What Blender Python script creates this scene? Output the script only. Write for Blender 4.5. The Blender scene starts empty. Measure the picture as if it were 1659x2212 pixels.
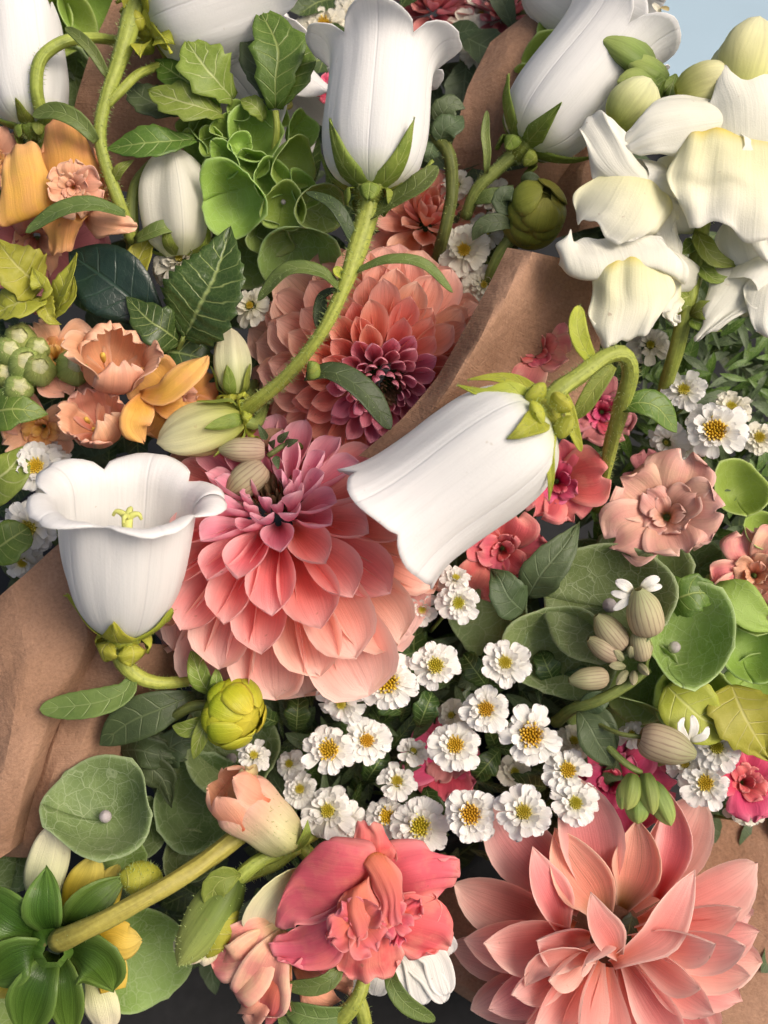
import bpy, math, random
import numpy as np
from mathutils import Vector, Matrix

# ------------------------------------------------------------------ camera, light, exposure
PX = 0.000205                      # metres for one layout unit (photo about 34 cm wide)
DIST = 2125.0                      # camera distance in layout units
CX, CY = 829.5, 1106.0
PITCH = math.radians(50)           # the camera looks down by this angle
_s, _c = math.sin(PITCH), math.cos(PITCH)
W3 = Matrix(((1, 0, 0), (0, _s, -_c), (0, _c, _s)))      # bouquet frame -> world
ORG = Vector((0, 0, 0.30))

scene = bpy.context.scene
COL = scene.collection
cam_d = bpy.data.cameras.new('camera')
cam_d.sensor_fit = 'VERTICAL'
cam_d.angle = 2 * math.atan(CY / DIST)
cam_d.clip_start = 0.01
cam_d.clip_end = 60
cam_d.dof.use_dof = True
cam_d.dof.focus_distance = DIST * PX - 0.015
cam_d.dof.aperture_fstop = 5.0
cam = bpy.data.objects.new('camera', cam_d)
COL.objects.link(cam)
cam.matrix_world = Matrix.Translation(ORG + W3 @ Vector((0, 0, DIST * PX))) @ W3.to_4x4()
scene.camera = cam

SUN_EL, SUN_AZ = math.radians(50), math.radians(115)      # azimuth from +Y towards +X
world = bpy.data.worlds.new('World')
scene.world = world
world.use_nodes = True
wn = world.node_tree
sky = wn.nodes.new('ShaderNodeTexSky')
sky.sky_type = 'NISHITA'
sky.sun_disc = False
sky.sun_elevation = SUN_EL
sky.sun_rotation = SUN_AZ
sky.air_density = 0.8
sky.dust_density = 7.0
sky.ozone_density = 0.0
bg = wn.nodes['Background']
bg.inputs['Strength'].default_value = 0.095
wn.links.new(sky.outputs[0], bg.inputs['Color'])
sun_d = bpy.data.lights.new('sun', 'SUN')
sun_d.energy = 1.5
sun_d.angle = math.radians(32)
sun_d.color = (1.0, 0.92, 0.82)
sun = bpy.data.objects.new('sun', sun_d)
COL.objects.link(sun)
sun.location = (0.5, 0.8, 2.0)
_sd = Vector((math.cos(SUN_EL) * math.sin(SUN_AZ), math.cos(SUN_EL) * math.cos(SUN_AZ), math.sin(SUN_EL)))
sun.rotation_euler = _sd.to_track_quat('Z', 'Y').to_euler()
scene.view_settings.view_transform = 'Standard'
scene.view_settings.look = 'None'
scene.view_settings.gamma = 1.0
scene.view_settings.use_curve_mapping = False
scene.view_settings.exposure = 0.64
scene.render.engine = 'CYCLES'
scene.cycles.use_denoising = True
scene.cycles.max_bounces = 8
scene.cycles.diffuse_bounces = 5
scene.cycles.transmission_bounces = 5

# ------------------------------------------------------------------ helpers: frame, things, meshes
V = Vector
rng = random.Random(7)

def S(x, y, z=0.0):
    """A point seen at (x, y) at height z above the focal plane, in the bouquet frame."""
    f = (DIST - z) / DIST
    return V(((x - CX) * f, (CY - y) * f, z))

def dz(z):
    return (DIST - z) / DIST

def wpt(v):
    return ORG + W3 @ (v * PX)

WM = {}
def thing(name, label, cat, at, group=None):
    o = bpy.data.objects.new(name, None)
    COL.objects.link(o)
    o.empty_display_size = 0.01
    o.location = wpt(at)
    WM[o.name] = Matrix.Translation(o.location)
    o['label'] = label
    o['category'] = cat
    if group:
        o['group'] = group
    return o

def put(name, mesh, parent, M=None, kind=None):
    """M: 4x4 in the bouquet frame (layout units); mesh is already in metres."""
    o = bpy.data.objects.new(name, mesh)
    COL.objects.link(o)
    if M is None:
        M = Matrix.Identity(4)
    rot = W3.to_4x4() @ M.to_3x3().to_4x4()
    w = Matrix.Translation(wpt(M.translation)) @ rot
    WM[o.name] = w
    if parent is not None:
        o.parent = parent
        o.matrix_basis = WM[parent.name].inverted() @ w
    else:
        o.matrix_basis = w
    if kind:
        o['kind'] = kind
    return o

def tag(o, label, cat=None, group=None, kind=None):
    o['label'] = label
    if cat: o['category'] = cat
    if group: o['group'] = group
    if kind: o['kind'] = kind
    return o

def make_mesh(name, verts, faces, uvs=None, mat=None, smooth=True):
    me = bpy.data.meshes.new(name)
    me.from_pydata([(v[0] * PX, v[1] * PX, v[2] * PX) for v in verts], [], faces)
    if uvs is not None:
        uvl = me.uv_layers.new(name='UVMap')
        idx = np.empty(len(me.loops), dtype=np.int32)
        me.loops.foreach_get('vertex_index', idx)
        arr = np.asarray(uvs, dtype=np.float32)[idx].ravel()
        uvl.data.foreach_set('uv', arr)
    if mat:
        me.materials.append(mat)
    if smooth:
        me.polygons.foreach_set('use_smooth', [True] * len(me.polygons))
    me.update()
    return me

def grid_faces(nr, nc, wrap=False, off=0):
    f = []
    cc = nc if wrap else nc - 1
    for i in range(nr - 1):
        for j in range(cc):
            k = (j + 1) % nc
            f.append((off + i * nc + j, off + i * nc + k, off + (i + 1) * nc + k, off + (i + 1) * nc + j))
    return f

def catmull(pts, ts):
    """Sample a Catmull-Rom curve through pts at parameters ts in 0..1 (by chord length)."""
    P = [np.array(p, float) for p in pts]
    if len(P) == 1:
        return [P[0].copy() for _ in ts]
    d = [0.0]
    for a, b in zip(P[:-1], P[1:]):
        d.append(d[-1] + max(1e-6, float(np.linalg.norm((b - a)[:3]))))
    tot = d[-1]
    out = []
    for t in ts:
        s = min(max(t, 0), 1) * tot
        k = 0
        while k < len(P) - 2 and s > d[k + 1]:
            k += 1
        u = (s - d[k]) / (d[k + 1] - d[k])
        p1, p2 = P[k], P[k + 1]
        p0 = P[k - 1] if k > 0 else 2 * p1 - p2
        p3 = P[k + 2] if k + 2 < len(P) else 2 * p2 - p1
        out.append(0.5 * ((2 * p1) + (-p0 + p2) * u + (2 * p0 - 5 * p1 + 4 * p2 - p3) * u * u + (-p0 + 3 * p1 - 3 * p2 + p3) * u ** 3))
    return out

def cinterp(prof, u):
    """Smooth interpolation of a list of (u, value)."""
    for k in range(len(prof) - 1):
        if u <= prof[k + 1][0]:
            break
    (u1, w1), (u2, w2) = prof[k], prof[k + 1]
    t = (u - u1) / max(1e-9, u2 - u1)
    m1 = (w2 - prof[k - 1][1]) / (u2 - prof[k - 1][0]) if k > 0 else (w2 - w1) / (u2 - u1)
    m2 = (prof[k + 2][1] - w1) / (prof[k + 2][0] - u1) if k + 2 < len(prof) else (w2 - w1) / (u2 - u1)
    h = u2 - u1
    return (2*t**3-3*t**2+1)*w1 + (t**3-2*t**2+t)*h*m1 + (-2*t**3+3*t**2)*w2 + (t**3-t**2)*h*m2

PROF = {
    'dahlia': [(0, .3), (.2, .55), (.45, .88), (.66, 1), (.83, .9), (.94, .58), (1, 0)],
    'pointed': [(0, .3), (.2, .62), (.42, .98), (.6, .98), (.8, .66), (.93, .26), (1, 0)],
    'lance': [(0, .16), (.12, .5), (.35, .95), (.55, 1), (.78, .72), (.93, .3), (1, 0)],
    'ovate': [(0, .12), (.06, .45), (.2, .92), (.35, 1), (.6, .8), (.84, .36), (1, 0)],
    'strap': [(0, .42), (.12, .72), (.4, 1), (.7, .95), (.9, .62), (.97, .32), (1, 0)],
    'fan': [(0, .22), (.2, .42), (.45, .78), (.7, 1), (.86, .97), (.95, .72), (1, .3)],
    'round': [(0, .2), (.15, .55), (.4, .95), (.6, 1), (.8, .86), (.93, .52), (1, .1)],
    'daisy': [(0, .3), (.2, .55), (.5, .88), (.75, 1), (.9, .86), (.97, .55), (1, .2)],
    'tri': [(0, .75), (.15, 1), (.4, .86), (.7, .5), (.9, .2), (1, 0)],
}

def frame(d, n):
    """Rotation with Y along d and Z as near n as can be."""
    y = V(d).normalized()
    z = V(n) - y * V(n).dot(y)
    if z.length < 1e-5:
        z = V((0.31, 0.17, 0.93)) - y * V((0.31, 0.17, 0.93)).dot(y)
    z.normalize()
    x = y.cross(z)
    return Matrix((x, y, z)).transposed()

def mat4(rot3, t, sc=1.0):
    return Matrix.Translation(V(t)) @ (rot3 * sc).to_4x4()

def blade_geo(spine, W, n0, n1=None, prof='lance', cup=0.3, ruf=0.0, rf=3.0, serr=0.0, nt=9, lobes=0.0,
              nu=12, nv=7, seed=0, quilt=0.0, lat=0.0, tip_notch=0.0, wob=0.0):
    """A petal or leaf: a grid swept along a spine. n0 / n1: the hollow (inner) side at base and tip."""
    r = random.Random(seed)
    ph = [r.uniform(0, 6.28) for _ in range(6)]
    if serr: nu = max(nu, nt * 4)
    us = [1 - (1 - i / nu) ** 1.45 for i in range(nu + 1)] if not serr else [i / nu for i in range(nu + 1)]
    P = catmull([tuple(p) for p in spine], us)
    P = [V(p) for p in P]
    n0 = V(n0); n1 = V(n1) if n1 is not None else n0
    verts, uvs = [], []
    pr = PROF[prof] if isinstance(prof, str) else prof
    c0, c1 = cup if isinstance(cup, tuple) else (cup, cup)
    Ltot = sum((P[i + 1] - P[i]).length for i in range(nu))
    for i, u in enumerate(us):
        t = (P[min(i + 1, nu)] - P[max(i - 1, 0)]).normalized()
        nn = n0.lerp(n1, u)
        nn = nn - t * nn.dot(t)
        if nn.length < 1e-6: nn = V((0, 0, 1))
        nn.normalize()
        b = t.cross(nn)
        w = max(0.0, W * 0.5 * cinterp(pr, u))
        if serr and 0.04 < u < 0.985:
            fr = (u * nt) % 1.0
            w *= 1 + serr * (fr - 0.55)
        if lobes:
            w *= 1 + lobes * math.cos(u * 9.4)
        c = c0 + (c1 - c0) * u
        for j in range(nv + 1):
            v = -1 + 2 * j / nv
            wl = w * (1 + (wob * math.sin(5 * u + ph[4] + (0 if v > 0 else 2.1))))
            if abs(c) > 1e-3:
                x = wl / c * math.sin(v * c); z = wl / c * (1 - math.cos(v * c))
            else:
                x = wl * v; z = 0
            if ruf:
                z += ruf * W * (u ** 1.5) * (math.sin(rf * v * 1.6 + ph[0] + u * 2) * 0.55 * abs(v) ** .5
                     + math.sin(rf * 2.3 * v + ph[1] + 3 * u) * 0.3 + (math.sin(u * 9 + ph[2] + (1.5 if v > 0 else 0)) * 0.5 * v * v))
            if quilt:
                q = (u * nt * 1.0 - abs(v) * 1.1) % 1.0
                z += quilt * W * (math.sin(q * math.pi) - 0.5) * (1 - abs(v) ** 3) * min(1, 3 * (1 - u)) - quilt * W * 1.1 * math.exp(-(v * 7) ** 2)
            yt = 0.0
            if tip_notch:
                yt = -tip_notch * Ltot * (u ** 6) * (0.5 + 0.5 * math.cos(v * 6.28 * 1.5 + ph[3]))
            if ruf:
                yt += ruf * W * 0.55 * (u ** 5) * math.sin(rf * 1.9 * v + ph[5])
            p = P[i] + b * x + nn * z + t * yt
            verts.append(p)
            uvs.append((0.5 + v * 0.5, u))
    return verts, grid_faces(nu + 1, nv + 1), uvs

def blade(name, parent, spine, W, n0, mat, n1=None, kind=None, thick=0.0, **kw):
    """One-off blade: spine in bouquet-frame points."""
    sp = [V(p) for p in spine]
    o0 = sp[0].copy()
    v, f, uv = blade_geo([p - o0 for p in sp], W, n0, n1, **kw)
    me = make_mesh(name, v, f, uv, mat)
    o = put(name, me, parent, Matrix.Translation(o0), kind)
    if thick:
        m = o.modifiers.new('thickness', 'SOLIDIFY'); m.thickness = thick * PX; m.offset = 0
    return o

def petal_mesh(name, L, W, mat, curl=0.0, tip=0.0, **kw):
    """Petal in its own frame: base at origin, along +Y, hollow side +Z; curl bends towards +Z."""
    n = 9
    pts = [V((0, 0, 0))]
    for i in range(n):
        u = (i + .5) / n
        a = curl * (u - 0.25) + tip * max(0, (u - .62) / .38) ** 2
        pts.append(pts[-1] + V((0, math.cos(a), math.sin(a))) * (L / n))
    nrm1 = V((0, -math.sin(curl * .75 + tip), math.cos(curl * .75 + tip)))
    v, f, uv = blade_geo(pts, W, V((0, 0, 1)), nrm1, **kw)
    return make_mesh(name, v, f, uv, mat)

def tube_geo(pts, radii, ns=8, n=None, cap=True):
    n = n or max(6, 5 * (len(pts) - 1))
    ts = [i / n for i in range(n + 1)]
    P = [V(p) for p in catmull([tuple(p) for p in pts], ts)]
    if len(radii) == 1: radii = [radii[0]] * 2
    R = [np.interp(t, np.linspace(0, 1, len(radii)), radii) for t in ts]
    verts, uvs = [], []
    x = None
    for i in range(n + 1):
        t = (P[min(i + 1, n)] - P[max(i - 1, 0)]).normalized()
        if x is None:
            x = t.orthogonal().normalized()
        x = (x - t * x.dot(t)).normalized()
        y = t.cross(x)
        for j in range(ns + 1):
            a = 2 * math.pi * j / ns
            verts.append(P[i] + (x * math.cos(a) + y * math.sin(a)) * R[i] * (1 + .05 * math.sin(3 * a + i)))
            uvs.append((j / ns, ts[i]))
    f = grid_faces(n + 1, ns + 1)
    if cap:
        b = len(verts)
        verts += [P[0], P[-1]]; uvs += [(.5, 0), (.5, 1)]
        for j in range(ns):
            f.append((b, j + 1, j)); o = n * (ns + 1)
            f.append((b + 1, o + j, o + j + 1))
    return verts, f, uvs

def tube(name, parent, pts, radii, mat, ns=8, hair=0, hair_mat=None, hl=11.0, seed=1):
    p0 = V(pts[0])
    v, f, uv = tube_geo([V(p) - p0 for p in pts], radii, ns)
    o = put(name, make_mesh(name, v, f, uv, mat), parent, Matrix.Translation(p0))
    if hair:
        fuzz(o, v, f, hair, hair_mat or mat, Matrix.Translation(p0), hl, seed)
    return o

def fuzz(parent, verts, faces, count, mat, M, hl=11.0, seed=1, name='hairs'):
    """Fine hairs standing on a surface, as one part."""
    r = random.Random(seed)
    hv, hf = [], []
    for _ in range(count):
        fc = faces[r.randrange(len(faces))]
        a, b, c = V(verts[fc[0]]), V(verts[fc[1]]), V(verts[fc[2]])
        n = (b - a).cross(c - a)
        if n.length < 1e-6: continue
        n.normalize()
        u, w = r.random(), r.random()
        p = a + (b - a) * u + (c - a) * w * .9
        n = (n + V((r.uniform(-.4, .4), r.uniform(-.4, .4), r.uniform(-.4, .4)))).normalized()
        s = n.orthogonal().normalized() * 0.75
        L = hl * r.uniform(.45, 1.15)
        k = len(hv)
        hv += [p - s, p + s, p + n * L]
        hf.append((k, k + 1, k + 2))
    return put(name, make_mesh(name, hv, hf, None, mat), parent, M, kind='stuff')

def lathe_geo(L, prof, ns=20, nr=14, ribs=0, rib=0.0, wob=0.0, seed=0, ell=1.0, bend=0.0):
    """Turned solid along +Y with radii prof [(t, r)]."""
    r_ = random.Random(seed); ph = [r_.uniform(0, 6.28) for _ in range(4)]
    verts, uvs = [], []
    for i in range(nr + 1):
        t = i / nr
        rr = max(0.01, cinterp(prof, t))
        for j in range(ns + 1):
            a = 2 * math.pi * j / ns
            k = 1 + rib * math.cos(ribs * a) + wob * math.sin(2 * a + ph[0] + 4 * t) + wob * .6 * math.sin(3 * a + ph[1] - 5 * t)
            verts.append(V((math.cos(a) * rr * k, L * t, math.sin(a) * rr * k * ell + bend * L * t * t)))
            uvs.append((j / ns, t))
    return verts, grid_faces(nr + 1, ns + 1), uvs

def lathe(name, parent, base, axis, L, prof, mat, up=(0, 0, 1), hair=0, hl=8, hair_mat=None, **kw):
    v, f, uv = lathe_geo(L, prof, **kw)
    M = mat4(frame(axis, up), base)
    o = put(name, make_mesh(name, v, f, uv, mat), parent, M)
    if hair:
        fuzz(o, v, [tuple(reversed(q)) for q in f], hair, hair_mat or mat, M, hl)
    return o

# ------------------------------------------------------------------ materials
def lin(h):
    h = h.lstrip('#')
    c = [int(h[i:i + 2], 16) / 255 for i in (0, 2, 4)]
    return tuple(x / 12.92 if x <= .04045 else ((x + .055) / 1.055) ** 2.4 for x in c) + (1.0,)

MATS = {}
import colorsys
def gy(h, dh=-.036, ds=.96):
    """Green hex shifted a little towards yellow."""
    h = h.lstrip('#'); r, g, b_ = [int(h[i:i + 2], 16) / 255 for i in (0, 2, 4)]
    a, s_, v_ = colorsys.rgb_to_hsv(r, g, b_)
    if .18 < a < .45: a = max(.165, a + dh); s_ *= ds
    return '%02x%02x%02x' % tuple(int(round(x * 255)) for x in colorsys.hsv_to_rgb(a, s_, v_))
class NB:
    def __init__(self, name):
        self.m = bpy.data.materials.new(name)
        self.m.use_nodes = True
        self.t = self.m.node_tree
        self.t.nodes.clear()
        self.out = self.n('ShaderNodeOutputMaterial')
    def n(self, ty, **kw):
        nd = self.t.nodes.new(ty)
        for k, v in kw.items():
            setattr(nd, k, v)
        return nd
    def l(self, a, b):
        self.t.links.new(a, b)
    def val(self, sock, v):
        if hasattr(v, 'links') or isinstance(v, bpy.types.NodeSocket): self.l(v, sock)
        else: sock.default_value = v
    def math(self, op, a, b=0.0, c=0.0):
        nd = self.n('ShaderNodeMath', operation=op)
        self.val(nd.inputs[0], a); self.val(nd.inputs[1], b); self.val(nd.inputs[2], c)
        return nd.outputs[0]
    def mix(self, f, a, b, bt='MIX'):
        nd = self.n('ShaderNodeMix', data_type='RGBA', blend_type=bt)
        self.val(nd.inputs[0], f); self.val(nd.inputs[6], a); self.val(nd.inputs[7], b)
        return nd.outputs[2]
    def noise(self, vec, scale, detail=3, rough=.55):
        nd = self.n('ShaderNodeTexNoise')
        nd.inputs['Scale'].default_value = scale; nd.inputs['Detail'].default_value = detail; nd.inputs['Roughness'].default_value = rough
        if vec is not None: self.l(vec, nd.inputs['Vector'])
        return nd.outputs[0]
    def map(self, vec, scale):
        nd = self.n('ShaderNodeMapping'); nd.inputs['Scale'].default_value = scale
        self.l(vec, nd.inputs['Vector']); return nd.outputs[0]
    def rangemap(self, v, a, b, c, d):
        nd = self.n('ShaderNodeMapRange'); self.val(nd.inputs[0], v)
        for i, x in enumerate((a, b, c, d)): nd.inputs[i + 1].default_value = x
        return nd.outputs[0]
    def ramp(self, f, stops):
        nd = self.n('ShaderNodeValToRGB')
        el = nd.color_ramp.elements
        el[0].position, el[0].color = stops[0]; el[1].position, el[1].color = stops[-1]
        for p, c in stops[1:-1]:
            e = el.new(p); e.color = c
        self.l(f, nd.inputs[0]); return nd.outputs[0]
    def uv(self):
        nd = self.n('ShaderNodeTexCoord'); self.tc = nd
        sp = self.n('ShaderNodeSeparateXYZ'); self.l(nd.outputs['UV'], sp.inputs[0])
        return nd.outputs['UV'], sp.outputs[0], sp.outputs[1]
    def vary(self, col, hue=.012, val=.10):
        oi = self.n('ShaderNodeObjectInfo')
        hs = self.n('ShaderNodeHueSaturation')
        self.l(self.rangemap(oi.outputs['Random'], 0, 1, .5 - hue, .5 + hue), hs.inputs['Hue'])
        r2 = self.math('FRACT', self.math('MULTIPLY', oi.outputs['Random'], 7.31))
        self.l(self.rangemap(r2, 0, 1, 1 - val, 1 + val), hs.inputs['Value'])
        self.l(col, hs.inputs['Color'])
        return hs.outputs[0]
    def bump(self, h, strength, dist=0.0004, normal=None):
        nd = self.n('ShaderNodeBump'); nd.inputs['Strength'].default_value = strength; nd.inputs['Distance'].default_value = dist
        self.l(h, nd.inputs['Height'])
        if normal is not None: self.l(normal, nd.inputs['Normal'])
        return nd.outputs[0]
    def finish(self, col, rough=.55, spec=.35, transl=.25, tcol=None, nrm=None, sheen=0.0, coat=0.0):
        p = self.n('ShaderNodeBsdfPrincipled')
        self.val(p.inputs['Base Color'], col)
        self.val(p.inputs['Roughness'], rough)
        p.inputs['Specular IOR Level'].default_value = spec
        if sheen:
            p.inputs['Sheen Weight'].default_value = sheen; p.inputs['Sheen Roughness'].default_value = .4
        if coat: p.inputs['Coat Weight'].default_value = coat; p.inputs['Coat Roughness'].default_value = .25
        if nrm is not None: self.l(nrm, p.inputs['Normal'])
        if transl > 0:
            tr = self.n('ShaderNodeBsdfTranslucent'); self.val(tr.inputs[0], tcol if tcol is not None else col)
            if nrm is not None: self.l(nrm, tr.inputs['Normal'])
            mx = self.n('ShaderNodeMixShader'); mx.inputs[0].default_value = transl
            self.l(p.outputs[0], mx.inputs[1]); self.l(tr.outputs[0], mx.inputs[2])
            self.l(mx.outputs[0], self.out.inputs['Surface'])
        else:
            self.l(p.outputs[0], self.out.inputs['Surface'])
        return self.m

def petal_mat(name, base, mid, tip, edge=None, em=.5, ep=4.0, streak=.15, transl=.42, rough=.55, hue=.012, val=.08,
              mid_at=.35, base_to=.02, sheen=.0, blotch=0.0, blotch_col=None, vein=.0, vein_col=None):
    b = NB(name); uv, v, u = b.uv()
    col = b.ramp(u, [(base_to, lin(base)), (mid_at, lin(mid)), (1.0, lin(tip))])
    av = b.math('ABSOLUTE', b.math('MULTIPLY_ADD', v, 2.0, -1.0))
    if blotch:
        nz = b.noise(b.tc.outputs['Object'], 90, 3)
        col = b.mix(b.math('MULTIPLY', b.rangemap(nz, .45, .65, 0, 1), blotch), col, lin(blotch_col))
    if edge:
        ef = b.math('MAXIMUM', b.math('POWER', av, ep), b.math('POWER', u, ep * 3))
        col = b.mix(b.math('MULTIPLY', ef, em), col, lin(edge))
    st = b.noise(b.map(uv, (34, 1.6, 1)), 1.0, 4, .6)
    st2 = b.noise(b.map(uv, (9, .9, 1)), 1.0, 2, .5)
    fac = b.math('ADD', b.math('MULTIPLY', b.math('ADD', st, -.5), streak * 2), b.math('MULTIPLY', b.math('ADD', st2, -.5), streak * 1.5))
    col = b.mix(1.0, col, b.math('ADD', fac, 1.0), 'MULTIPLY')
    if vein:
        # a few fine lines that run up the petal
        ln = b.noise(b.map(uv, (13, .35, 1)), 1.0, 1, .4)
        vf = b.rangemap(b.math('ABSOLUTE', b.math('ADD', ln, -.5)), .0, .018, 1, 0)
        vf = b.math('MULTIPLY', vf, b.rangemap(u, .15, .5, 0, vein))
        col = b.mix(vf, col, lin(vein_col or base))
    sp = b.noise(b.tc.outputs['Object'], 230, 3)
    col = b.mix(b.math('MULTIPLY', b.rangemap(sp, .70, .76, 0, .5), b.rangemap(u, .35, .8, .2, 1)), col, lin('#9A6E4E'))
    big = b.noise(b.tc.outputs['Object'], 55, 2)
    col = b.mix(1.0, col, b.rangemap(big, .3, .7, .93, 1.06), 'MULTIPLY')
    col = b.vary(col, hue, val)
    fine = b.noise(b.tc.outputs['Object'], 1400, 2)
    nr = b.bump(b.math('ADD', b.math('ADD', st, b.math('MULTIPLY', st2, .9)), b.math('MULTIPLY', fine, .35)), .5, .0006)
    return b.finish(col, rough, .24, transl, None, nr, sheen)

def leaf_mat(name, dark, light, vein, nlat=8, slope=1.0, transl=.25, rough=.45, spec=.45, vs=.5, mott=.5, coat=0.0, val=.12, hue=.015, tcol=None):
    dark, light, vein = gy(dark), gy(light), gy(vein)
    b = NB(name); uv, v, u = b.uv()
    av = b.math('ABSOLUTE', b.math('MULTIPLY_ADD', v, 2.0, -1.0))
    nz = b.noise(b.tc.outputs['Object'], 120, 4)
    col = b.mix(b.math('MULTIPLY', b.rangemap(nz, .3, .7, 0, 1), mott), lin(dark), lin(light))
    q = b.math('FRACT', b.math('ADD', b.math('SUBTRACT', b.math('MULTIPLY', u, float(nlat)), b.math('MULTIPLY', av, slope)), b.math('MULTIPLY', nz, .25)))
    dq = b.math('ABSOLUTE', b.math('SUBTRACT', q, .5))
    vl = b.rangemap(dq, .43, .49, 0, 1)
    vl = b.math('MULTIPLY', vl, b.rangemap(av, .5, 1.0, 1, .1))
    mr = b.rangemap(av, .02, .075, 1, 0)
    vo = b.n('ShaderNodeTexVoronoi', feature='DISTANCE_TO_EDGE'); vo.inputs['Scale'].default_value = 420
    b.l(b.tc.outputs['Object'], vo.inputs['Vector'])
    net = b.rangemap(vo.outputs['Distance'], .0, .09, .14, 0)
    vv = b.math('MAXIMUM', b.math('MAXIMUM', vl, mr), net)
    col = b.mix(b.math('MULTIPLY', vv, vs), col, lin(vein))
    col = b.vary(col, hue, val)
    nr = b.bump(b.math('SUBTRACT', b.math('MULTIPLY', nz, .9), vv), .5, .0006)
    return b.finish(col, rough, spec, transl, None, nr, 0, coat)

def net_mat(name, dark, light, vein, scale=150, transl=.3, vs=.55, rough=.5, rim=None):
    """Shell-shaped calyx with a net of pale veins."""
    dark, light, vein = gy(dark, -.008, .95), gy(light, -.008, .95), gy(vein, -.008, .95)
    b = NB(name); uv, v, u = b.uv()
    nz = b.noise(b.tc.outputs['Object'], 60, 3)
    wv = b.n('ShaderNodeVectorMath', operation='MULTIPLY_ADD')
    nd = b.n('ShaderNodeTexNoise'); nd.inputs['Scale'].default_value = 200
    b.l(b.tc.outputs['Object'], nd.inputs['Vector']); b.l(nd.outputs['Color'], wv.inputs[0])
    wv.inputs[1].default_value = (.003, .003, .003); b.l(b.tc.outputs['Object'], wv.inputs[2])
    def edge(sc, w):
        vo = b.n('ShaderNodeTexVoronoi', feature='DISTANCE_TO_EDGE'); vo.inputs['Scale'].default_value = sc
        b.l(wv.outputs[0], vo.inputs['Vector'])
        return b.rangemap(vo.outputs['Distance'], 0, w, 1, 0)
    e1, e2 = edge(scale, .035), edge(scale * 2.6, .06)
    rad = b.rangemap(b.math('ABSOLUTE', b.math('SUBTRACT', b.math('FRACT', b.math('ADD', b.math('MULTIPLY', v, 10.0), b.math('MULTIPLY', nz, .5))), .5)), .46, .5, 0, .9)
    rad = b.math('MULTIPLY', rad, b.rangemap(u, .2, .8, 1, 0))
    vv = b.math('MAXIMUM', b.math('MAXIMUM', e1, rad), b.math('MULTIPLY', e2, .45))
    col = b.mix(b.rangemap(nz, .35, .65, 0, 1), lin(dark), lin(light))
    if rim: col = b.mix(b.rangemap(u, .93, 1.0, 0, .7), col, lin(rim))
    col = b.mix(b.math('MULTIPLY', vv, vs), col, lin(vein))
    col = b.vary(col, .012, .1)
    nr = b.bump(vv, .35, .0004)
    return b.finish(col, rough, .35, transl, None, nr)

def stem_mat(name, a, c, rough=.55, val=.08, transl=0.05):
    a, c = gy(a), gy(c)
    b = NB(name); uv, v, u = b.uv()
    st = b.noise(b.map(uv, (12, 2.2, 1)), 1.0, 4, .6)
    col = b.mix(b.rangemap(st, .35, .65, 0, 1), lin(a), lin(c))
    n2 = b.noise(b.tc.outputs['Object'], 500, 3)
    col = b.mix(1.0, col, b.rangemap(n2, .3, .7, .85, 1.12), 'MULTIPLY')
    col = b.vary(col, .008, val)
    return b.finish(col, rough, .4, transl, None, b.bump(b.math('ADD', st, n2), .5, .0005))

def plain_mat(name, col, rough=.6, spec=.3, transl=0.0, nscale=300, namp=.12, bump=.3):
    b = NB(name); uv, v, u = b.uv()
    nz = b.noise(b.tc.outputs['Object'], nscale, 4)
    c = b.mix(1.0, lin(col), b.rangemap(nz, .25, .75, 1 - namp, 1 + namp), 'MULTIPLY')
    return b.finish(b.vary(c, .006, .05), rough, spec, transl, None, b.bump(nz, bump, .0005))

# ------------------------------------------------------------------ material set
def bell_mat(name, c0='#D2DAAA', c1='#ECECE9', c2='#F2F1EF'):
    b = NB(name); uv, v, u = b.uv()
    col = b.ramp(u, [(0.0, lin(c0)), (.22, lin(c1)), (1.0, lin(c2))])
    st = b.noise(b.map(uv, (46, 1.4, 1)), 1.0, 4, .6)
    st2 = b.noise(b.map(uv, (16, 1.0, 1)), 1.0, 3, .5)
    col = b.mix(1.0, col, b.math('ADD', b.math('MULTIPLY', b.math('ADD', st, -.5), .10), 1.0), 'MULTIPLY')
    # darker rib line in the middle of each of five lobes
    f5 = b.math('ABSOLUTE', b.math('SUBTRACT', b.math('FRACT', b.math('ADD', b.math('MULTIPLY', v, 5.0), .5)), .5))
    rib = b.rangemap(f5, 0.0, .022, 1, 0)
    col = b.mix(b.math('MULTIPLY', rib, .12), col, lin('#B9B6C2'))
    fine = b.noise(b.tc.outputs['Object'], 900, 3)
    vl = b.noise(b.map(uv, (90, 1.1, 1)), 1.0, 2, .5)
    col = b.mix(b.rangemap(b.math('ABSOLUTE', b.math('ADD', vl, -.5)), 0, .03, .09, 0), col, lin('#B8BAB4'))
    sp = b.noise(b.tc.outputs['Object'], 170, 2)
    col = b.mix(b.rangemap(sp, .73, .78, 0, .35), col, lin('#A08A62'))
    h = b.math('ADD', b.math('ADD', st, b.math('MULTIPLY', st2, 1.6)), b.math('MULTIPLY', rib, -.8))
    h = b.math('ADD', h, b.math('MULTIPLY', fine, .35))
    return b.finish(col, .6, .2, .40, None, b.bump(h, .4, .0007), .1)

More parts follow.
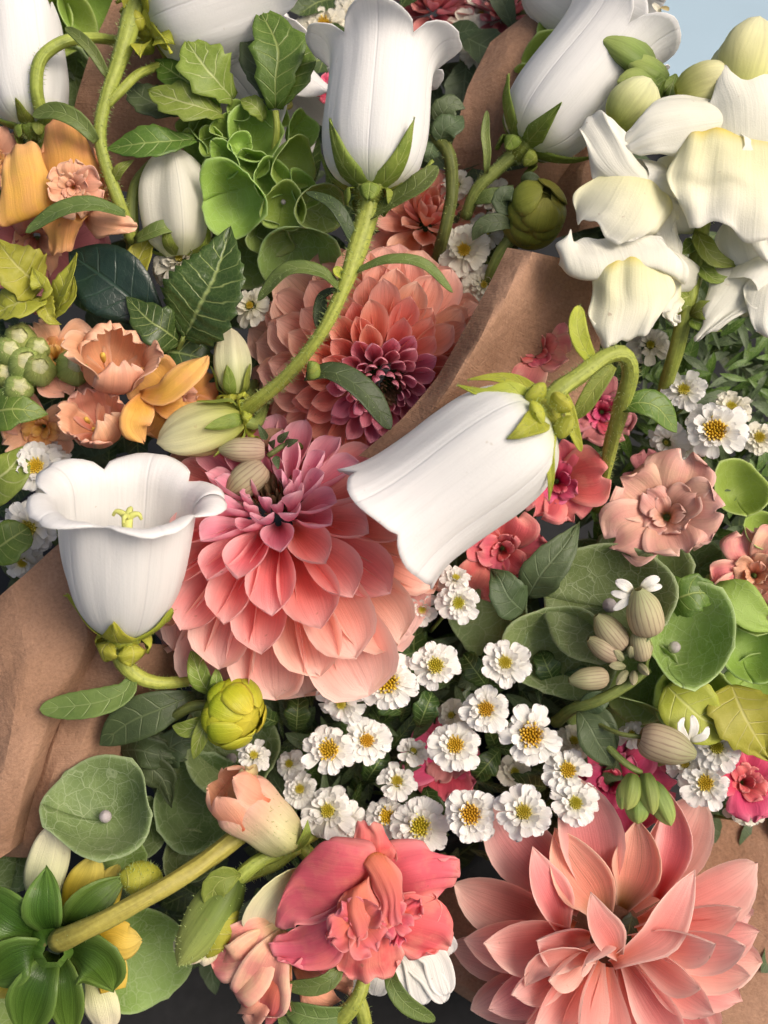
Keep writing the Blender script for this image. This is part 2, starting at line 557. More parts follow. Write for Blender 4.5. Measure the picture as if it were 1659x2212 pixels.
M = {}
M['bell'] = bell_mat('white_bell')
M['bell_cream'] = bell_mat('cream_bell', '#C9D09A', '#E6E4D2', '#EDEBDD')
M['stigma'] = plain_mat('stigma', '#C2C470', .6)
M['fstem'] = stem_mat('bright_hairy_stem', '#6E8C34', '#8FAE4C')
M['gstem'] = stem_mat('green_stem', '#557332', '#78944A')
M['dstem'] = stem_mat('dark_stem', '#3F5424', '#5D7136')
M['ystem'] = stem_mat('yellow_stem', '#93893A', '#B0A752')
M['hair'] = plain_mat('hair', '#B9CC86', .7, .2, .4)
M['sepal'] = leaf_mat('sepal', '#5E8430', '#86A84A', '#A9C470', 4, .8, .28, .55, .3, .45, .7)
M['sepal_lime'] = leaf_mat('sepal_lime', '#86A631', '#A9C44A', '#C6D880', 4, .8, .3, .55, .3, .4, .7)
M['strap'] = leaf_mat('strap_leaf', '#4E6F33', '#6F8F48', '#96B070', 6, .7, .25, .5, .4, .4, .6)
M['strapd'] = leaf_mat('strap_leaf_dark', '#2F4427', '#445E36', '#6A8458', 6, .7, .18, .5, .4, .35, .6)
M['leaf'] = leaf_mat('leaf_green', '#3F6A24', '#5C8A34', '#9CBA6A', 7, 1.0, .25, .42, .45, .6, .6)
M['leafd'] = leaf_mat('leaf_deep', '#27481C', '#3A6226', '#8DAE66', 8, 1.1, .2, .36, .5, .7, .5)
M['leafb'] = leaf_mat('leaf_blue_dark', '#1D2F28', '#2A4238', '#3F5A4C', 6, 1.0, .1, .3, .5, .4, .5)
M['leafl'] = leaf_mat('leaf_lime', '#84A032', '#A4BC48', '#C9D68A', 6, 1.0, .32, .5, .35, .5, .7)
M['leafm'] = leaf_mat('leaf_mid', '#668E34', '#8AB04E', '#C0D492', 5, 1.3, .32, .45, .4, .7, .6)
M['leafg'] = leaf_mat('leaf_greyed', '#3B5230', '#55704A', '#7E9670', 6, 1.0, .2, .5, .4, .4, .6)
M['cup'] = net_mat('shell_calyx', '#86A650', '#A0BE68', '#C6D8A2', 130, .42, .55, rim='#C6D89C')
M['cupl'] = net_mat('shell_calyx_lime', '#94B648', '#AACC60', '#C6DC94', 150, .42, .28, rim='#CCE09A')
M['cupd'] = net_mat('shell_calyx_grey', '#748E52', '#90A86A', '#BECEA2', 120, .4, .6, rim='#B8CA9A')
M['nutlet'] = plain_mat('nutlet', '#A8A0A0', .7)
M['kraft'] = None
def kraft():
    b = NB('kraft_paper'); uv, v, u = b.uv()
    oc = b.tc.outputs['Object']
    f1 = b.noise(b.map(oc, (1, 1, 1)), 700, 4, .65)
    f2 = b.noise(b.map(uv, (3, 190, 1)), 1.0, 3, .6)
    f3 = b.noise(oc, 22, 4, .6)
    f4 = b.noise(oc, 1900, 2, .5)
    col = b.mix(b.rangemap(f3, .3, .7, 0, 1), lin('#927058'), lin('#AA866E'))
    col = b.mix(1.0, col, b.rangemap(f1, .25, .75, .78, 1.18), 'MULTIPLY')
    col = b.mix(1.0, col, b.rangemap(f2, .3, .7, .95, 1.05), 'MULTIPLY')
    col = b.mix(b.rangemap(f4, .66, .74, 0, .35), col, lin('#7A5236'))
    h = b.math('ADD', b.math('MULTIPLY', f1, .8), b.math('ADD', b.math('MULTIPLY', f2, .9), b.math('MULTIPLY', f3, 2.2)))
    vo = b.n('ShaderNodeTexVoronoi', feature='DISTANCE_TO_EDGE'); vo.inputs['Scale'].default_value = 34
    wp = b.n('ShaderNodeVectorMath', operation='MULTIPLY_ADD'); nd = b.n('ShaderNodeTexNoise'); nd.inputs['Scale'].default_value = 30
    b.l(oc, nd.inputs['Vector']); b.l(nd.outputs['Color'], wp.inputs[0]); wp.inputs[1].default_value = (.03, .03, .03); b.l(oc, wp.inputs[2]); b.l(wp.outputs[0], vo.inputs['Vector'])
    cr = b.math('SUBTRACT', 1.0, b.math('ABSOLUTE', b.math('MULTIPLY_ADD', b.noise(oc, 38, 5, .6), 2.0, -1.0)))
    col = b.mix(b.rangemap(vo.outputs['Distance'], 0, .02, .10, 0), col, lin('#C2A088'))
    n1 = b.bump(cr, .45, .004)
    return b.finish(col, .8, .2, .12, None, b.bump(h, .5, .0008, n1))
M['kraft'] = kraft()
M['d1o'] = petal_mat('salmon_outer', '#DC8650', '#E29A7E', '#E6A68E', '#F5CABA', .9, 2.2, vein=.3, vein_col='#B56A58')
M['d1m'] = petal_mat('salmon_middle', '#C65E46', '#DC7E68', '#E28E7A', '#F4BCAC', .95, 2.2)
M['d1i'] = petal_mat('salmon_inner', '#B85468', '#D07288', '#D8889A', '#EAB0BA', .8, 2.5)
M['d2o'] = petal_mat('coral_outer', '#F08250', '#F29C88', '#F4B2A4', '#FCDCD0', .95, 1.9, vein=.25, vein_col='#C87060', transl=.45)
M['d2m'] = petal_mat('coral_middle', '#E6644A', '#EE7C78', '#F09090', '#FBCECA', .95, 1.9, transl=.45)
M['d2i'] = petal_mat('coral_inner', '#DA667A', '#E27E96', '#E896AC', '#F9CCD6', .9, 2.0, transl=.45)
M['d3o'] = petal_mat('rose_outer', '#D0644A', '#E68A86', '#ECA09C', '#FAD4C8', 1.0, 2.0, vein=.2, vein_col='#C05C5C', transl=.45)
M['d3m'] = petal_mat('rose_middle', '#DE785C', '#E99A90', '#EEAAA4', '#FADACE', 1.0, 2.0, vein=.2, vein_col='#C05C5C', transl=.45)
M['d3p'] = petal_mat('peach_tall', '#8A6A30', '#E29A82', '#ECB8A2', '#F9DCC4', .7, vein=.45, vein_col='#8A6048')
M['dd'] = petal_mat('dahlia_heart', '#5C4A38', '#6C5A40', '#8A6E58', None)
M['daisy'] = petal_mat('feverfew_white', '#E6E2C8', '#EFEDE4', '#F4F2EE', None, streak=.08, transl=.25, hue=.004, val=.05)
M['daisyc'] = petal_mat('feverfew_cream', '#D8D2AC', '#E6E1CC', '#EDE9DA', None, streak=.1, transl=.25, hue=.004, val=.06)
M['disc'] = petal_mat('disc_gold', '#B89018', '#DCB02C', '#ECD470', None, streak=.2, transl=.1)
M['discg'] = petal_mat('disc_green', '#A89A20', '#CCBC34', '#E6DE88', None, streak=.2, transl=.1)
M['snapw'] = petal_mat('snapdragon_cream', '#DFE0B8', '#EAE9D8', '#EDECE2', None, streak=.07, transl=.36, hue=.006, val=.03, mid_at=.2)
M['snapwy'] = petal_mat('snapdragon_palate', '#E2D038', '#EBE9BE', '#EDECE2', None, streak=.06, transl=.4, hue=.006, val=.03, base_to=.16, mid_at=.34)
M['snapwp'] = petal_mat('snapdragon_yellow_lip', '#E8D010', '#EAE070', '#ECEAC8', None, streak=.07, transl=.33, hue=.006, val=.03, mid_at=.28)
M['snapbud'] = petal_mat('snapdragon_bud', '#A8B254', '#CFCF94', '#DEDCB4', None, streak=.3, transl=.3, mid_at=.5)
M['snapc'] = petal_mat('snapdragon_coral', '#E07050', '#E26468', '#E4707E', '#F4B8B0', .6, 5, .14, .4, blotch=.5, blotch_col='#EE9C88')
M['snapcy'] = petal_mat('snapdragon_coral_heart', '#F0B83A', '#E8866A', '#E26E7A', '#F2B0AC', .6, 5, .14, .4, blotch=.15, blotch_col='#F0A868', base_to=.2, mid_at=.38)
M['snappk'] = petal_mat('snapdragon_pink_cream', '#EEE0A8', '#E8A08C', '#E08088', '#F4D8BC', .6, 5, .2, .28, blotch=.55, blotch_col='#F0D4A8')
M['snaph'] = petal_mat('snapdragon_dusky', '#E8C860', '#E0A890', '#DDA298', '#F0CFC0', .6, 5, .18, .28, blotch=.45, blotch_col='#E6C8A4')
M['snapo'] = petal_mat('snapdragon_orange', '#D88C48', '#EAB252', '#EEC070', '#EDB68C', .7, 4, .14, .4, blotch=.45, blotch_col='#E8A474', val=.05)
M['snapp'] = petal_mat('snapdragon_peach', '#D07850', '#E2A080', '#E6AE92', '#F0C8B0', .6, 6, .18, .28, blotch=.4, blotch_col='#E8B088')
M['hot'] = petal_mat('hot_pink', '#B8284A', '#CC3C60', '#D85A78', '#E898A4', .5, 6, .2, .22)
M['rose'] = petal_mat('dusty_rose', '#A85058', '#C26E72', '#CC8486', '#DCA09C', .5, 5, .18, .25)
M['tube'] = petal_mat('peach_tube', '#A8B064', '#CFC99A', '#E0AE98', '#E8B8A4', .3, 5, .25, .22, mid_at=.45)
M['tubew'] = petal_mat('cream_tube', '#B8C078', '#DCDCB0', '#E6DCC0', None, .3, 5, .2, .25, mid_at=.5)
M['gbud'] = petal_mat('green_bud', '#4E6028', '#70843E', '#98A45A', '#AAB470', .4, 4, .4, .15, .5)
M['pbud'] = petal_mat('pale_bud', '#7A7A58', '#949470', '#A8A280', None, .4, 4, .4, .2, .6)
M['ybud'] = petal_mat('yellow_bud', '#6E8C22', '#A2B02A', '#C4BC3A', '#D2CA50', .5, 4, .25, .25, .25)
M['olive'] = petal_mat('olive_bud', '#56602A', '#7C8434', '#98963E', '#A8A858', .4, 4, .25, .15, .35)
M['capsule'] = None
def capsule():
    b = NB('papery_capsule'); uv, v, u = b.uv()
    st = b.noise(b.map(uv, (60, 2.0, 1)), 1.0, 3, .7)
    ln = b.math('ABSOLUTE', b.math('SUBTRACT', b.math('FRACT', b.math('ADD', b.math('MULTIPLY', v, 20.0), b.math('MULTIPLY', st, .9))), .5))
    lf = b.rangemap(ln, .30, .5, 0, 1)
    col = b.ramp(u, [(0, lin('#B29C84')), (.5, lin('#BAAE8C')), (1, lin('#9CA074'))])
    col = b.mix(b.math('MULTIPLY', lf, .6), col, lin('#7A5C50'))
    return b.finish(b.vary(col, .02, .12), .6, .3, .25, None, b.bump(lf, .3, .0004))
M['capsule'] = capsule()
M['yellowp'] = petal_mat('yellow_petal', '#B89020', '#D8B82E', '#D6C468', None, streak=.25, transl=.3)
M['gloss'] = petal_mat('glossy_sepal', '#22340E', '#324C18', '#4A6624', '#728C44', .6, 3, .6, .10, .22)
M['dry'] = plain_mat('dry_bits', '#B8A878', .8)
M['anther'] = plain_mat('anther', '#D8B050', .6)

# ------------------------------------------------------------------ bellflower
def bell_geo(L, rm, flare, nth=60, nt=34, seed=0, lobe=.30, r0=.16, tw=0.0, crease=.018, close=0.0, taper=False, fs=.70):
    """Five-lobed bell along +Y: radius grows from the base, stays tubular, the lobes roll outwards by flare (radians)."""
    r_ = random.Random(seed); ph = [r_.uniform(0, 6.28) for _ in range(8)]
    lf = [r_.uniform(.85, 1.15) for _ in range(5)]
    ll = [r_.uniform(.88, 1.1) for _ in range(5)]
    key = [(0, 1.3), (.06, 1.05), (.12, .72), (.20, .36), (.30, .14), (.42, .02), (.56, -.04), (.66, .0), (.76, .03)]
    if taper: key = [(0, 1.1), (.08, .85), (.18, .58), (.30, .36), (.42, .22), (.56, .12), (.68, .08), (.76, .06)]
    grow = sum(math.sin(cinterp(key, (i + .5) / 100)) * .01 * 1.06 * L for i in range(45))
    verts, uvs = [], []
    cols = []
    for j in range(nth):
        th = 2 * math.pi * j / nth
        s = th / (2 * math.pi) * 5
        k = int(round(s)) % 5
        fr = s - round(s)                      # -0.5..0.5, 0 in the middle of a lobe
        lb = max(0.0, math.cos(fr * math.pi)) ** .62
        r, y = rm * r0, 0.0
        col = []
        for i in range(nt + 1):
            t = i / nt
            if t < fs:
                a = cinterp(key, t)
            else:
                q = (t - fs) / (1 - fs)
                a = .03 + flare * lf[k] * (.6 + .4 * lb) * q ** 1.5 - close * q
            sc = 1.0 if t < .74 else (1 - lobe * 2.6 * (1 - lb * ll[k]) * min(1, (t - .74) / .08))
            ds = L / nt * 1.06 * max(.12, sc)
            col.append((r, y))
            r += math.sin(a) * ds * (rm * (1 - r0) / grow if t < .45 else 1.0)
            y += math.cos(a) * ds
        cols.append((th, fr, lb, col))
    for i in range(nt + 1):
        t = i / nt
        for (th, fr, lb, col) in cols:
            r, y = col[i]
            cr = 1 + .008 * math.sin(23 * th + ph[3] + 6 * t) * math.sin(9 * t + ph[4] + 3 * th) + crease * (math.cos(5 * th) * .8 - 1.6 * math.exp(-(fr * 16) ** 2) * min(1, t * 3)) + .02 * math.sin(2 * th + ph[0] + 2 * t) + .014 * math.sin(7 * th + ph[1] + 5 * t)
            cr += crease * 1.1 * math.exp(-((abs(fr) - .5) * 12) ** 2) * math.sin(min(1, t) * 3)
            y2 = y + L * .012 * math.sin(6 * th + ph[2]) * t ** 3
            a2 = th + tw * t
            verts.append(V((math.cos(a2) * r * cr, y2, math.sin(a2) * r * cr)))
            uvs.append((th / (2 * math.pi), t))
    nc = nth
    # close the seam with its own uv column
    V2, U2 = [], []
    for i in range(nt + 1):
        row = verts[i * nc:(i + 1) * nc]; ur = uvs[i * nc:(i + 1) * nc]
        V2 += row + [row[0].copy()]; U2 += ur + [(1.0, ur[0][1])]
    return V2, grid_faces(nt + 1, nc + 1), U2

def bell(root, base, axis, L, rm, flare=1.3, spin=0.0, seed=0, mat='bell', sepal='sepal', sl=110, sw=46, sa=.45, hair=True,
         close=0.0, stig=True, app=True, up=(0, 0, 1), r0=.16, lobe=.3, calyx=True, ell=1.0, sepals=5, taper=False, fs=.70):
    kz = dz(V(base).z); L *= kz; rm *= kz; sl *= kz; sw *= kz
    rot = frame(axis, up) @ Matrix.Rotation(spin, 3, 'Y')
    v, f, uv = bell_geo(L, rm, flare, seed=seed, close=close, r0=r0, lobe=lobe, taper=taper, fs=fs)
    if ell != 1.0:
        for p in v: p.z *= ell
    me = make_mesh('bell', v, f, uv, M[mat])
    o = put('bell', me, root, mat4(rot, base))
    m = o.modifiers.new('thickness', 'SOLIDIFY'); m.thickness = 2.2 * PX; m.offset = -1
    B = V(base)
    if stig:
        st = put('stigma', stigma_mesh(L), o, mat4(rot, B))
    if not calyx: return o
    R3 = rot
    # calyx cup
    cl = lathe('calyx', root, B - rot @ V((0, rm * .34, 0)), rot @ V((0, 1, 0)), rm * .46,
               [(0, rm * .10), (.25, rm * .24), (.6, rm * .34), (.85, rm * .36), (1, rm * .28)], M[sepal], up=rot @ V((0, 0, 1)),
               ribs=10, rib=.07, wob=.03, seed=seed, ns=30, hair=240 if hair else 0, hl=9, hair_mat=M['hair'])
    r_ = random.Random(seed + 5)
    for k in range(sepals):
        a = 2 * math.pi * (k + .5) / 5 + r_.uniform(-.1, .1)
        rad = R3 @ V((math.cos(a), 0, math.sin(a))); ax = R3 @ V((0, 1, 0))
        l = sl * r_.uniform(.9, 1.1); tl = sa * r_.uniform(.85, 1.2)
        # follow the bell's own side, a little proud of it
        nt_, nc_ = 34, 61
        prof_ = [(math.hypot(v[i * nc_].x, v[i * nc_].z), v[i * nc_].y) for i in range(nt_ + 1)]
        path, acc, want = [B + rad * rm * .10 - ax * rm * .06], 0.0, [.25, .5, .75, 1.0]
        for i in range(1, nt_ + 1):
            acc += math.hypot(prof_[i][0] - prof_[i - 1][0], prof_[i][1] - prof_[i - 1][1])
            if want and acc >= l * want[0]:
                q_ = want.pop(0)
                path.append(B + rad * (prof_[i][0] + 5 + tl * l * .5 * q_ ** 2) + ax * (prof_[i][1] - 3 - tl * l * .08 * q_ ** 2))
        s = blade('sepal', root, path, sw * r_.uniform(.9, 1.1), -rad, M[sepal], prof='tri', cup=.55, seed=seed * 7 + k, ruf=.08, nu=12, nv=6, thick=2)
        if hair:
            fuzz_blade(s, 70, 7, seed + k)
        if app:
            a2 = a + math.pi / 5
            rad2 = R3 @ V((math.cos(a2), 0, math.sin(a2)))
            q0 = B + rad2 * rm * .26 + ax * 2
            q1 = q0 + rad2 * rm * .26 - ax * rm * .10
            q2 = q1 - ax * rm * .30 - rad2 * rm * .06
            blade('calyx_lobe', root, [q0, q1, q2], sw * .75, -ax, M[sepal], n1=-rad2, prof='round', cup=.7, seed=seed + k, ruf=.1, nu=8, nv=5, thick=2)
    return o

def fuzz_blade(o, count, hl, seed):
    me = o.data
    vs = [tuple(c / PX for c in v.co) for v in me.vertices]
    fs = [tuple(p.vertices) for p in me.polygons]
    r = random.Random(seed)
    fs2 = [f if r.random() < .5 else tuple(reversed(f)) for f in fs]
    # edge faces first: hairs show along the outline
    Mx = Matrix.Identity(4)
    w = WM[o.name]
    hv, hf = [], []
    for _ in range(count):
        fc = fs2[r.randrange(len(fs2))]
        a, b, c = V(vs[fc[0]]), V(vs[fc[1]]), V(vs[fc[2]])
        n = (b - a).cross(c - a)
        if n.length < 1e-6: continue
        n.normalize()
        n = (n + V((r.uniform(-.8, .8), r.uniform(-.8, .8), r.uniform(-.8, .8)))).normalized()
        p = a + (b - a) * r.random() + (c - a) * r.random()
        s = n.orthogonal().normalized() * .5
        k = len(hv); hv += [p - s, p + s, p + n * hl * r.uniform(.4, 1.1)]; hf.append((k, k + 1, k + 2))
    h = bpy.data.objects.new('hairs', make_mesh('hairs', hv, hf, None, M['hair']))
    COL.objects.link(h); h.parent = o; h['kind'] = 'stuff'; WM[h.name] = w

_stig = {}
def stigma_mesh(L):
    key = int(L / 40)
    if key in _stig: return _stig[key]
    v, f, uv = tube_geo([V((0, 0, 0)), V((2, L * .4, 1)), V((0, L * .69, 0))], [6, 7, 11], 8)
    for k in range(4):
        a = k * math.pi / 2 + .3
        d = V((math.cos(a), 0, math.sin(a)))
        p = V((0, L * .68, 0))
        v2, f2, u2 = tube_geo([p, p + d * 11 + V((0, 13, 0)), p + d * 22 + V((0, 15, 0)), p + d * 28 + V((0, 5, 0))], [7, 7, 5, 3], 6)
        o = len(v); v += v2; f += [tuple(i + o for i in q) for q in f2]; uv += u2
    _stig[key] = make_mesh('stigma', v, f, uv, M['stigma'])
    return _stig[key]

# ------------------------------------------------------------------ dahlia
GA = math.radians(137.508)
def dahlia(root, c, axis, R, mats, n=120, th0=.08, th1=1.75, seed=0, Lk=(.30, 1.0), Wk=(.14, .50), cups=(1.9, .55), spin=0.0, skip=None, core=50,
           curls=(.9, -.25), rb=(.05, .24), hgt=.28, up=(0, 1, 0), pw=.75, split=(.30, .62), prof='dahlia', drop=0.0, flat=1.0):
    """Phyllotaxis of petals, small rolled ones in the heart, broad hollow ones outside."""
    rot = frame(axis, up)
    r_ = random.Random(seed)
    K = 9
    meshes = []
    for k in range(K):
        f = (k + .5) / K
        row = []
        for q in range(3):
            L = R * (Lk[0] + (Lk[1] - Lk[0]) * f ** .8)
            W = R * (Wk[0] + (Wk[1] - Wk[0]) * f ** .9)
            cu = cups[0] + (cups[1] - cups[0]) * f
            mt = mats[2] if f < split[0] else (mats[1] if f < split[1] else mats[0])
            row.append(petal_mesh('petal', L, W, M[mt], curl=curls[0] + (curls[1] - curls[0]) * f + r_.uniform(-.15, .15), tip=r_.uniform(-.35, .1) * f,
                                  prof=prof, cup=(cu * 1.25, cu * .72), seed=seed * 31 + k * 3 + q, ruf=.03, nu=11, nv=8, wob=.03))
        meshes.append(row)
    for i in range(n):
        f = (i + .5) / n
        az = i * GA + spin + r_.uniform(-.09, .09)
        th = th0 + (th1 - th0) * f ** pw + r_.uniform(-.05, .05)
        rad = V((math.cos(az), 0, math.sin(az)))
        d = V((0, 1, 0)) * math.cos(th) + rad * math.sin(th)
        nn = V((0, 1, 0)) * math.sin(th) - rad * math.cos(th)
        base = rad * R * (rb[0] + (rb[1] - rb[0]) * math.sqrt(f)) + V((0, 1, 0)) * R * (hgt * (1 - f ** 1.2) - hgt - drop * f)
        if skip and skip(f, rot @ d): continue
        Mx = rot @ frame(d, nn) @ Matrix.Rotation(r_.uniform(-.14, .14), 3, 'Y')
        s = r_.uniform(.93, 1.06)
        put('petal', meshes[min(K - 1, int(f * K))][r_.randrange(3)], root, mat4(Mx, V(c) + rot @ base, s))
    if core:
        hv, hf, hu = [], [], []
        for i in range(core):
            f = (i + .5) / core
            az = i * GA; th = .1 + .5 * f
            rad = V((math.cos(az), 0, math.sin(az)))
            d = V((0, 1, 0)) * math.cos(th) + rad * math.sin(th)
            b0 = rad * R * .12 * math.sqrt(f) + V((0, -R * .02 * f, 0))
            v, q, u = blade_geo([b0, b0 + d * R * .07, b0 + d * R * .13 - rad * R * .01], R * .045, -rad, prof='pointed', cup=.8, nu=4, nv=3)
            o = len(hv); hv += v; hu += u; hf += [tuple(x + o for x in y) for y in q]
        put('heart_florets', make_mesh('heart_florets', hv, hf, hu, M['dd']), root, mat4(rot, c), kind='stuff')

# ------------------------------------------------------------------ feverfew
_dz = {}
def daisy_parts():
    for key, mt in (('w', 'daisy'), ('c', 'daisyc')):
        _dz[key] = [petal_mesh('ray_petal', 39, 26, M[mt], curl=r, tip=t, prof='daisy', cup=(.5, .2), seed=k, ruf=.08, rf=3, tip_notch=.10, nu=8, nv=6)
                    for k, (r, t) in enumerate(((-.3, -.3), (.15, -.5), (-.1, -.2), (-.5, -.5), (.3, -.2)))]
        _dz[key + 'i'] = [petal_mesh('inner_petal', 25, 16, M[mt], curl=r, tip=-.3, prof='daisy', cup=.5, seed=k + 9, ruf=.1, tip_notch=.12, nu=6, nv=4)
                          for k, r in enumerate((.5, .2, .8))]
    for key, mt in (('gold', 'disc'), ('green', 'discg')):
        for q in range(2):
            hv, hf, hu = [], [], []
            N = 46
            r_ = random.Random(q)
            for i in range(N):
                f = (i + .5) / N
                az = i * GA; rr = 15 * math.sqrt(f)
                b = V((math.cos(az) * rr, 4.5 * (1 - f) - 2, math.sin(az) * rr))
                d = V((math.cos(az) * .5 * f, 1, math.sin(az) * .5 * f)).normalized()
                h = (5 + 5 * f) * r_.uniform(.7, 1.3)
                v, fc, u = tube_geo([b, b + d * h * .6, b + d * h], [2.1, 2.3, .7 + 1.2 * f], 5, 3)
                o = len(hv); hv += v; hu += [(a, .15 + .85 * bb * f) for a, bb in u]; hf += [tuple(x + o for x in y) for y in fc]
            v, fc, u = lathe_geo(6, [(0, 17), (.6, 15), (1, .1)], 14, 5)
            v = [p - V((0, 4, 0)) for p in v]
            o = len(hv); hv += v; hu += [(a, .1) for a, _ in u]; hf += [tuple(x + o for x in y) for y in fc]
            _dz[key + str(q)] = make_mesh('disc', hv, hf, hu, M[mt])
    v, f, u = lathe_geo(15, [(0, 3), (.3, 10), (.7, 15), (1, 13)], 14, 6, ribs=14, rib=.06)
    _dz['cal'] = make_mesh('involucre', v, f, u, M['gstem'])
daisy_parts()

def daisy(x, y, r, z=-30, tilt=(0, 0), label='', group='', disc='gold', col='w', seed=0, ds=1.0, stem=None, np_=None, name='feverfew_flower', inner=1.0, droop=0.0):
    """One small double daisy; r: apparent radius; tilt: lean of its face (x right, y up) from facing the camera."""
    k = r * dz(z) / 51.0
    c = S(x, y, z)
    r_ = random.Random(seed * 13 + int(x) * 7 + int(y))
    tocam = (V((0, 0, DIST)) - c).normalized()
    ax = (tocam + V((tilt[0], tilt[1], 0))).normalized()
    root = thing(name, label, 'flower', c - ax * 20 * k, group)
    rot = frame(ax, V((.1, 1, .2)))
    n = np_ or r_.randrange(13, 17)
    off = r_.uniform(0, 6.28)
    dk = r_.uniform(.9, 1.1)
    for layer, (nn, th, key, rb, h) in enumerate(((n, 1.45 + droop, col, 13, -3), (int(n * .8 * inner), 1.12 + droop, col + 'i', 12, 0), (int(n * .6 * inner), .75, col + 'i', 11, 1))):
        for i in range(nn):
            if r_.random() < (.12 if layer else .03): continue
            az = off + 2 * math.pi * (i + layer * .5) / max(1, nn) + r_.uniform(-.11, .11)
            t = th + r_.uniform(-.26, .26)
            rad = V((math.cos(az), 0, math.sin(az)))
            d = V((0, 1, 0)) * math.cos(t) + rad * math.sin(t)
            nv = V((0, 1, 0)) * math.sin(t) - rad * math.cos(t)
            s = k * dk * r_.uniform(.78, 1.14) * (1 if layer < 2 else .75)
            ms = _dz[key]
            put('ray_petal' if layer == 0 else 'inner_petal', ms[r_.randrange(len(ms))], root,
                mat4(rot @ frame(d, nv) @ Matrix.Rotation(r_.uniform(-.25, .25), 3, 'Y'), c + rot @ (rad * rb * k + V((0, h * k, 0))), s))
    put('disc', _dz[disc + str(r_.randrange(2))], root, mat4(rot, c + ax * 1.5 * k, k * ds * .95), kind='stuff')
    put('involucre', _dz['cal'], root, mat4(rot, c - ax * 17 * k, k))
    e = stem or (c + V((r_.uniform(-60, 60), -90, -230)))
    tube('stem', root, [c - ax * 14 * k, c - ax * 60 * k + V((0, -6, -12)), e], [4.5 * k, 4 * k, 5 * k], M['gstem'], 6)
    return root

# ------------------------------------------------------------------ shell calyx of the bells of Ireland
def cup_geo(R, H, seed, el=1.0, wave=.06, rim=.25, pts=5, nth=40, nr=14, deep=.18):
    r_ = random.Random(seed); ph = [r_.uniform(0, 6.28) for _ in range(5)]
    verts, uvs = [], []
    for i in range(nr + 1):
        t = i / nr
        rr = R * (deep + (1 - deep) * (t ** .8))
        hh = H * (t ** 1.35)
        for j in range(nth + 1):
            a = 2 * math.pi * j / nth
            k = 1 + t * (wave * math.sin(2 * a + ph[0]) + wave * .8 * math.sin(3 * a + ph[1]) + wave * .4 * math.sin(5 * a + ph[2]))
            s = (a * pts / (2 * math.pi) + ph[3]) % 1.0
            k += .05 * max(0, t - .85) / .15 * math.exp(-((s - .5) * 14) ** 2)
            h2 = hh * (1 + rim * t * math.sin(a + ph[4]) + .12 * t * math.sin(2 * a + ph[2])) + R * wave * t * t * math.sin(4 * a + ph[1])
            if t > .9: h2 -= (t - .9) * H * .9
            verts.append(V((math.cos(a) * rr * k, h2, math.sin(a) * rr * k * el)))
            uvs.append((j / nth, t))
    f = grid_faces(nr + 1, nth + 1)
    b = len(verts); verts.append(V((0, -2, 0))); uvs.append((.5, 0))
    for j in range(nth): f.append((b, j + 1, j))
    return verts, f, uvs

def cup(root, x, y, R, z=-40, tilt=(0, 0), H=.95, el=1.0, seed=0, mat='cup', nut=False, spin=0.0, wave=.06, rim=.25):
    """A shell calyx whose mouth is centred at (x, y); tilt leans the mouth away from the camera."""
    c = S(x, y, z)
    R = R * dz(z)
    tocam = (V((0, 0, DIST)) - c).normalized()
    ax = (tocam + V((tilt[0], tilt[1], 0))).normalized()
    rot = frame(ax, V((0, 1, .1))) @ Matrix.Rotation(spin, 3, 'Y')
    v, f, uv = cup_geo(R, R * H, seed, el, wave, rim)
    o = put('shell_calyx', make_mesh('shell_calyx', v, f, uv, M[mat]), root, mat4(rot, c - ax * R * H * .8))
    m = o.modifiers.new('thickness', 'SOLIDIFY'); m.thickness = 1.8 * PX; m.offset = 0
    if nut:
        v, f, u = lathe_geo(R * .26, [(0, R * .06), (.4, R * .11), (.8, R * .09), (1, .5)], 12, 8)
        put('corolla_bud', make_mesh('corolla_bud', v, f, u, M['nutlet']), o, mat4(rot, c - ax * R * H * .72))
    return o

def P3(l):
    return [S(*p) for p in l]

def leaf(root, pts, W, mat='leaf', n=(0, 0, 1), n1=None, name='leaf', **kw):
    z = pts[0][2]
    kw.setdefault('prof', 'ovate'); kw.setdefault('cup', .25); kw.setdefault('nv', 8)
    return blade(name, root, P3(pts), W * dz(z), V(n), M[mat], n1=V(n1) if n1 else None, thick=1.6, **kw)

def petal(root, pts, W, mat, n=(0, 0, 1), n1=None, name='petal', **kw):
    z = pts[0][2]
    kw.setdefault('prof', 'fan'); kw.setdefault('cup', .3); kw.setdefault('nv', 12); kw.setdefault('nu', 14); kw.setdefault('ruf', .08)
    return blade(name, root, P3(pts), W * dz(z), V(n), M[mat], n1=V(n1) if n1 else None, thick=1.2, **kw)

def stem(root, pts, radii, mat='gstem', name='stem', hair=0, hl=9, ns=10):
    return tube(name, root, P3(pts), radii, M[mat], ns, hair, M['hair'], hl)

def crease_line(pts, n):
    """Half-way between a smooth curve and straight facets, so that folds stay crisp."""
    ts = [i / n for i in range(n + 1)]
    a = catmull(pts, ts)
    P = [np.array(p, float) for p in pts]
    d = [0.0]
    for p, q in zip(P[:-1], P[1:]): d.append(d[-1] + max(1e-6, float(np.linalg.norm(q - p))))
    b_ = np.stack([np.interp(np.array(ts) * d[-1], d, [p[k] for p in P]) for k in range(3)], 1)
    return [.3 * x + .7 * y for x, y in zip(a, b_)]

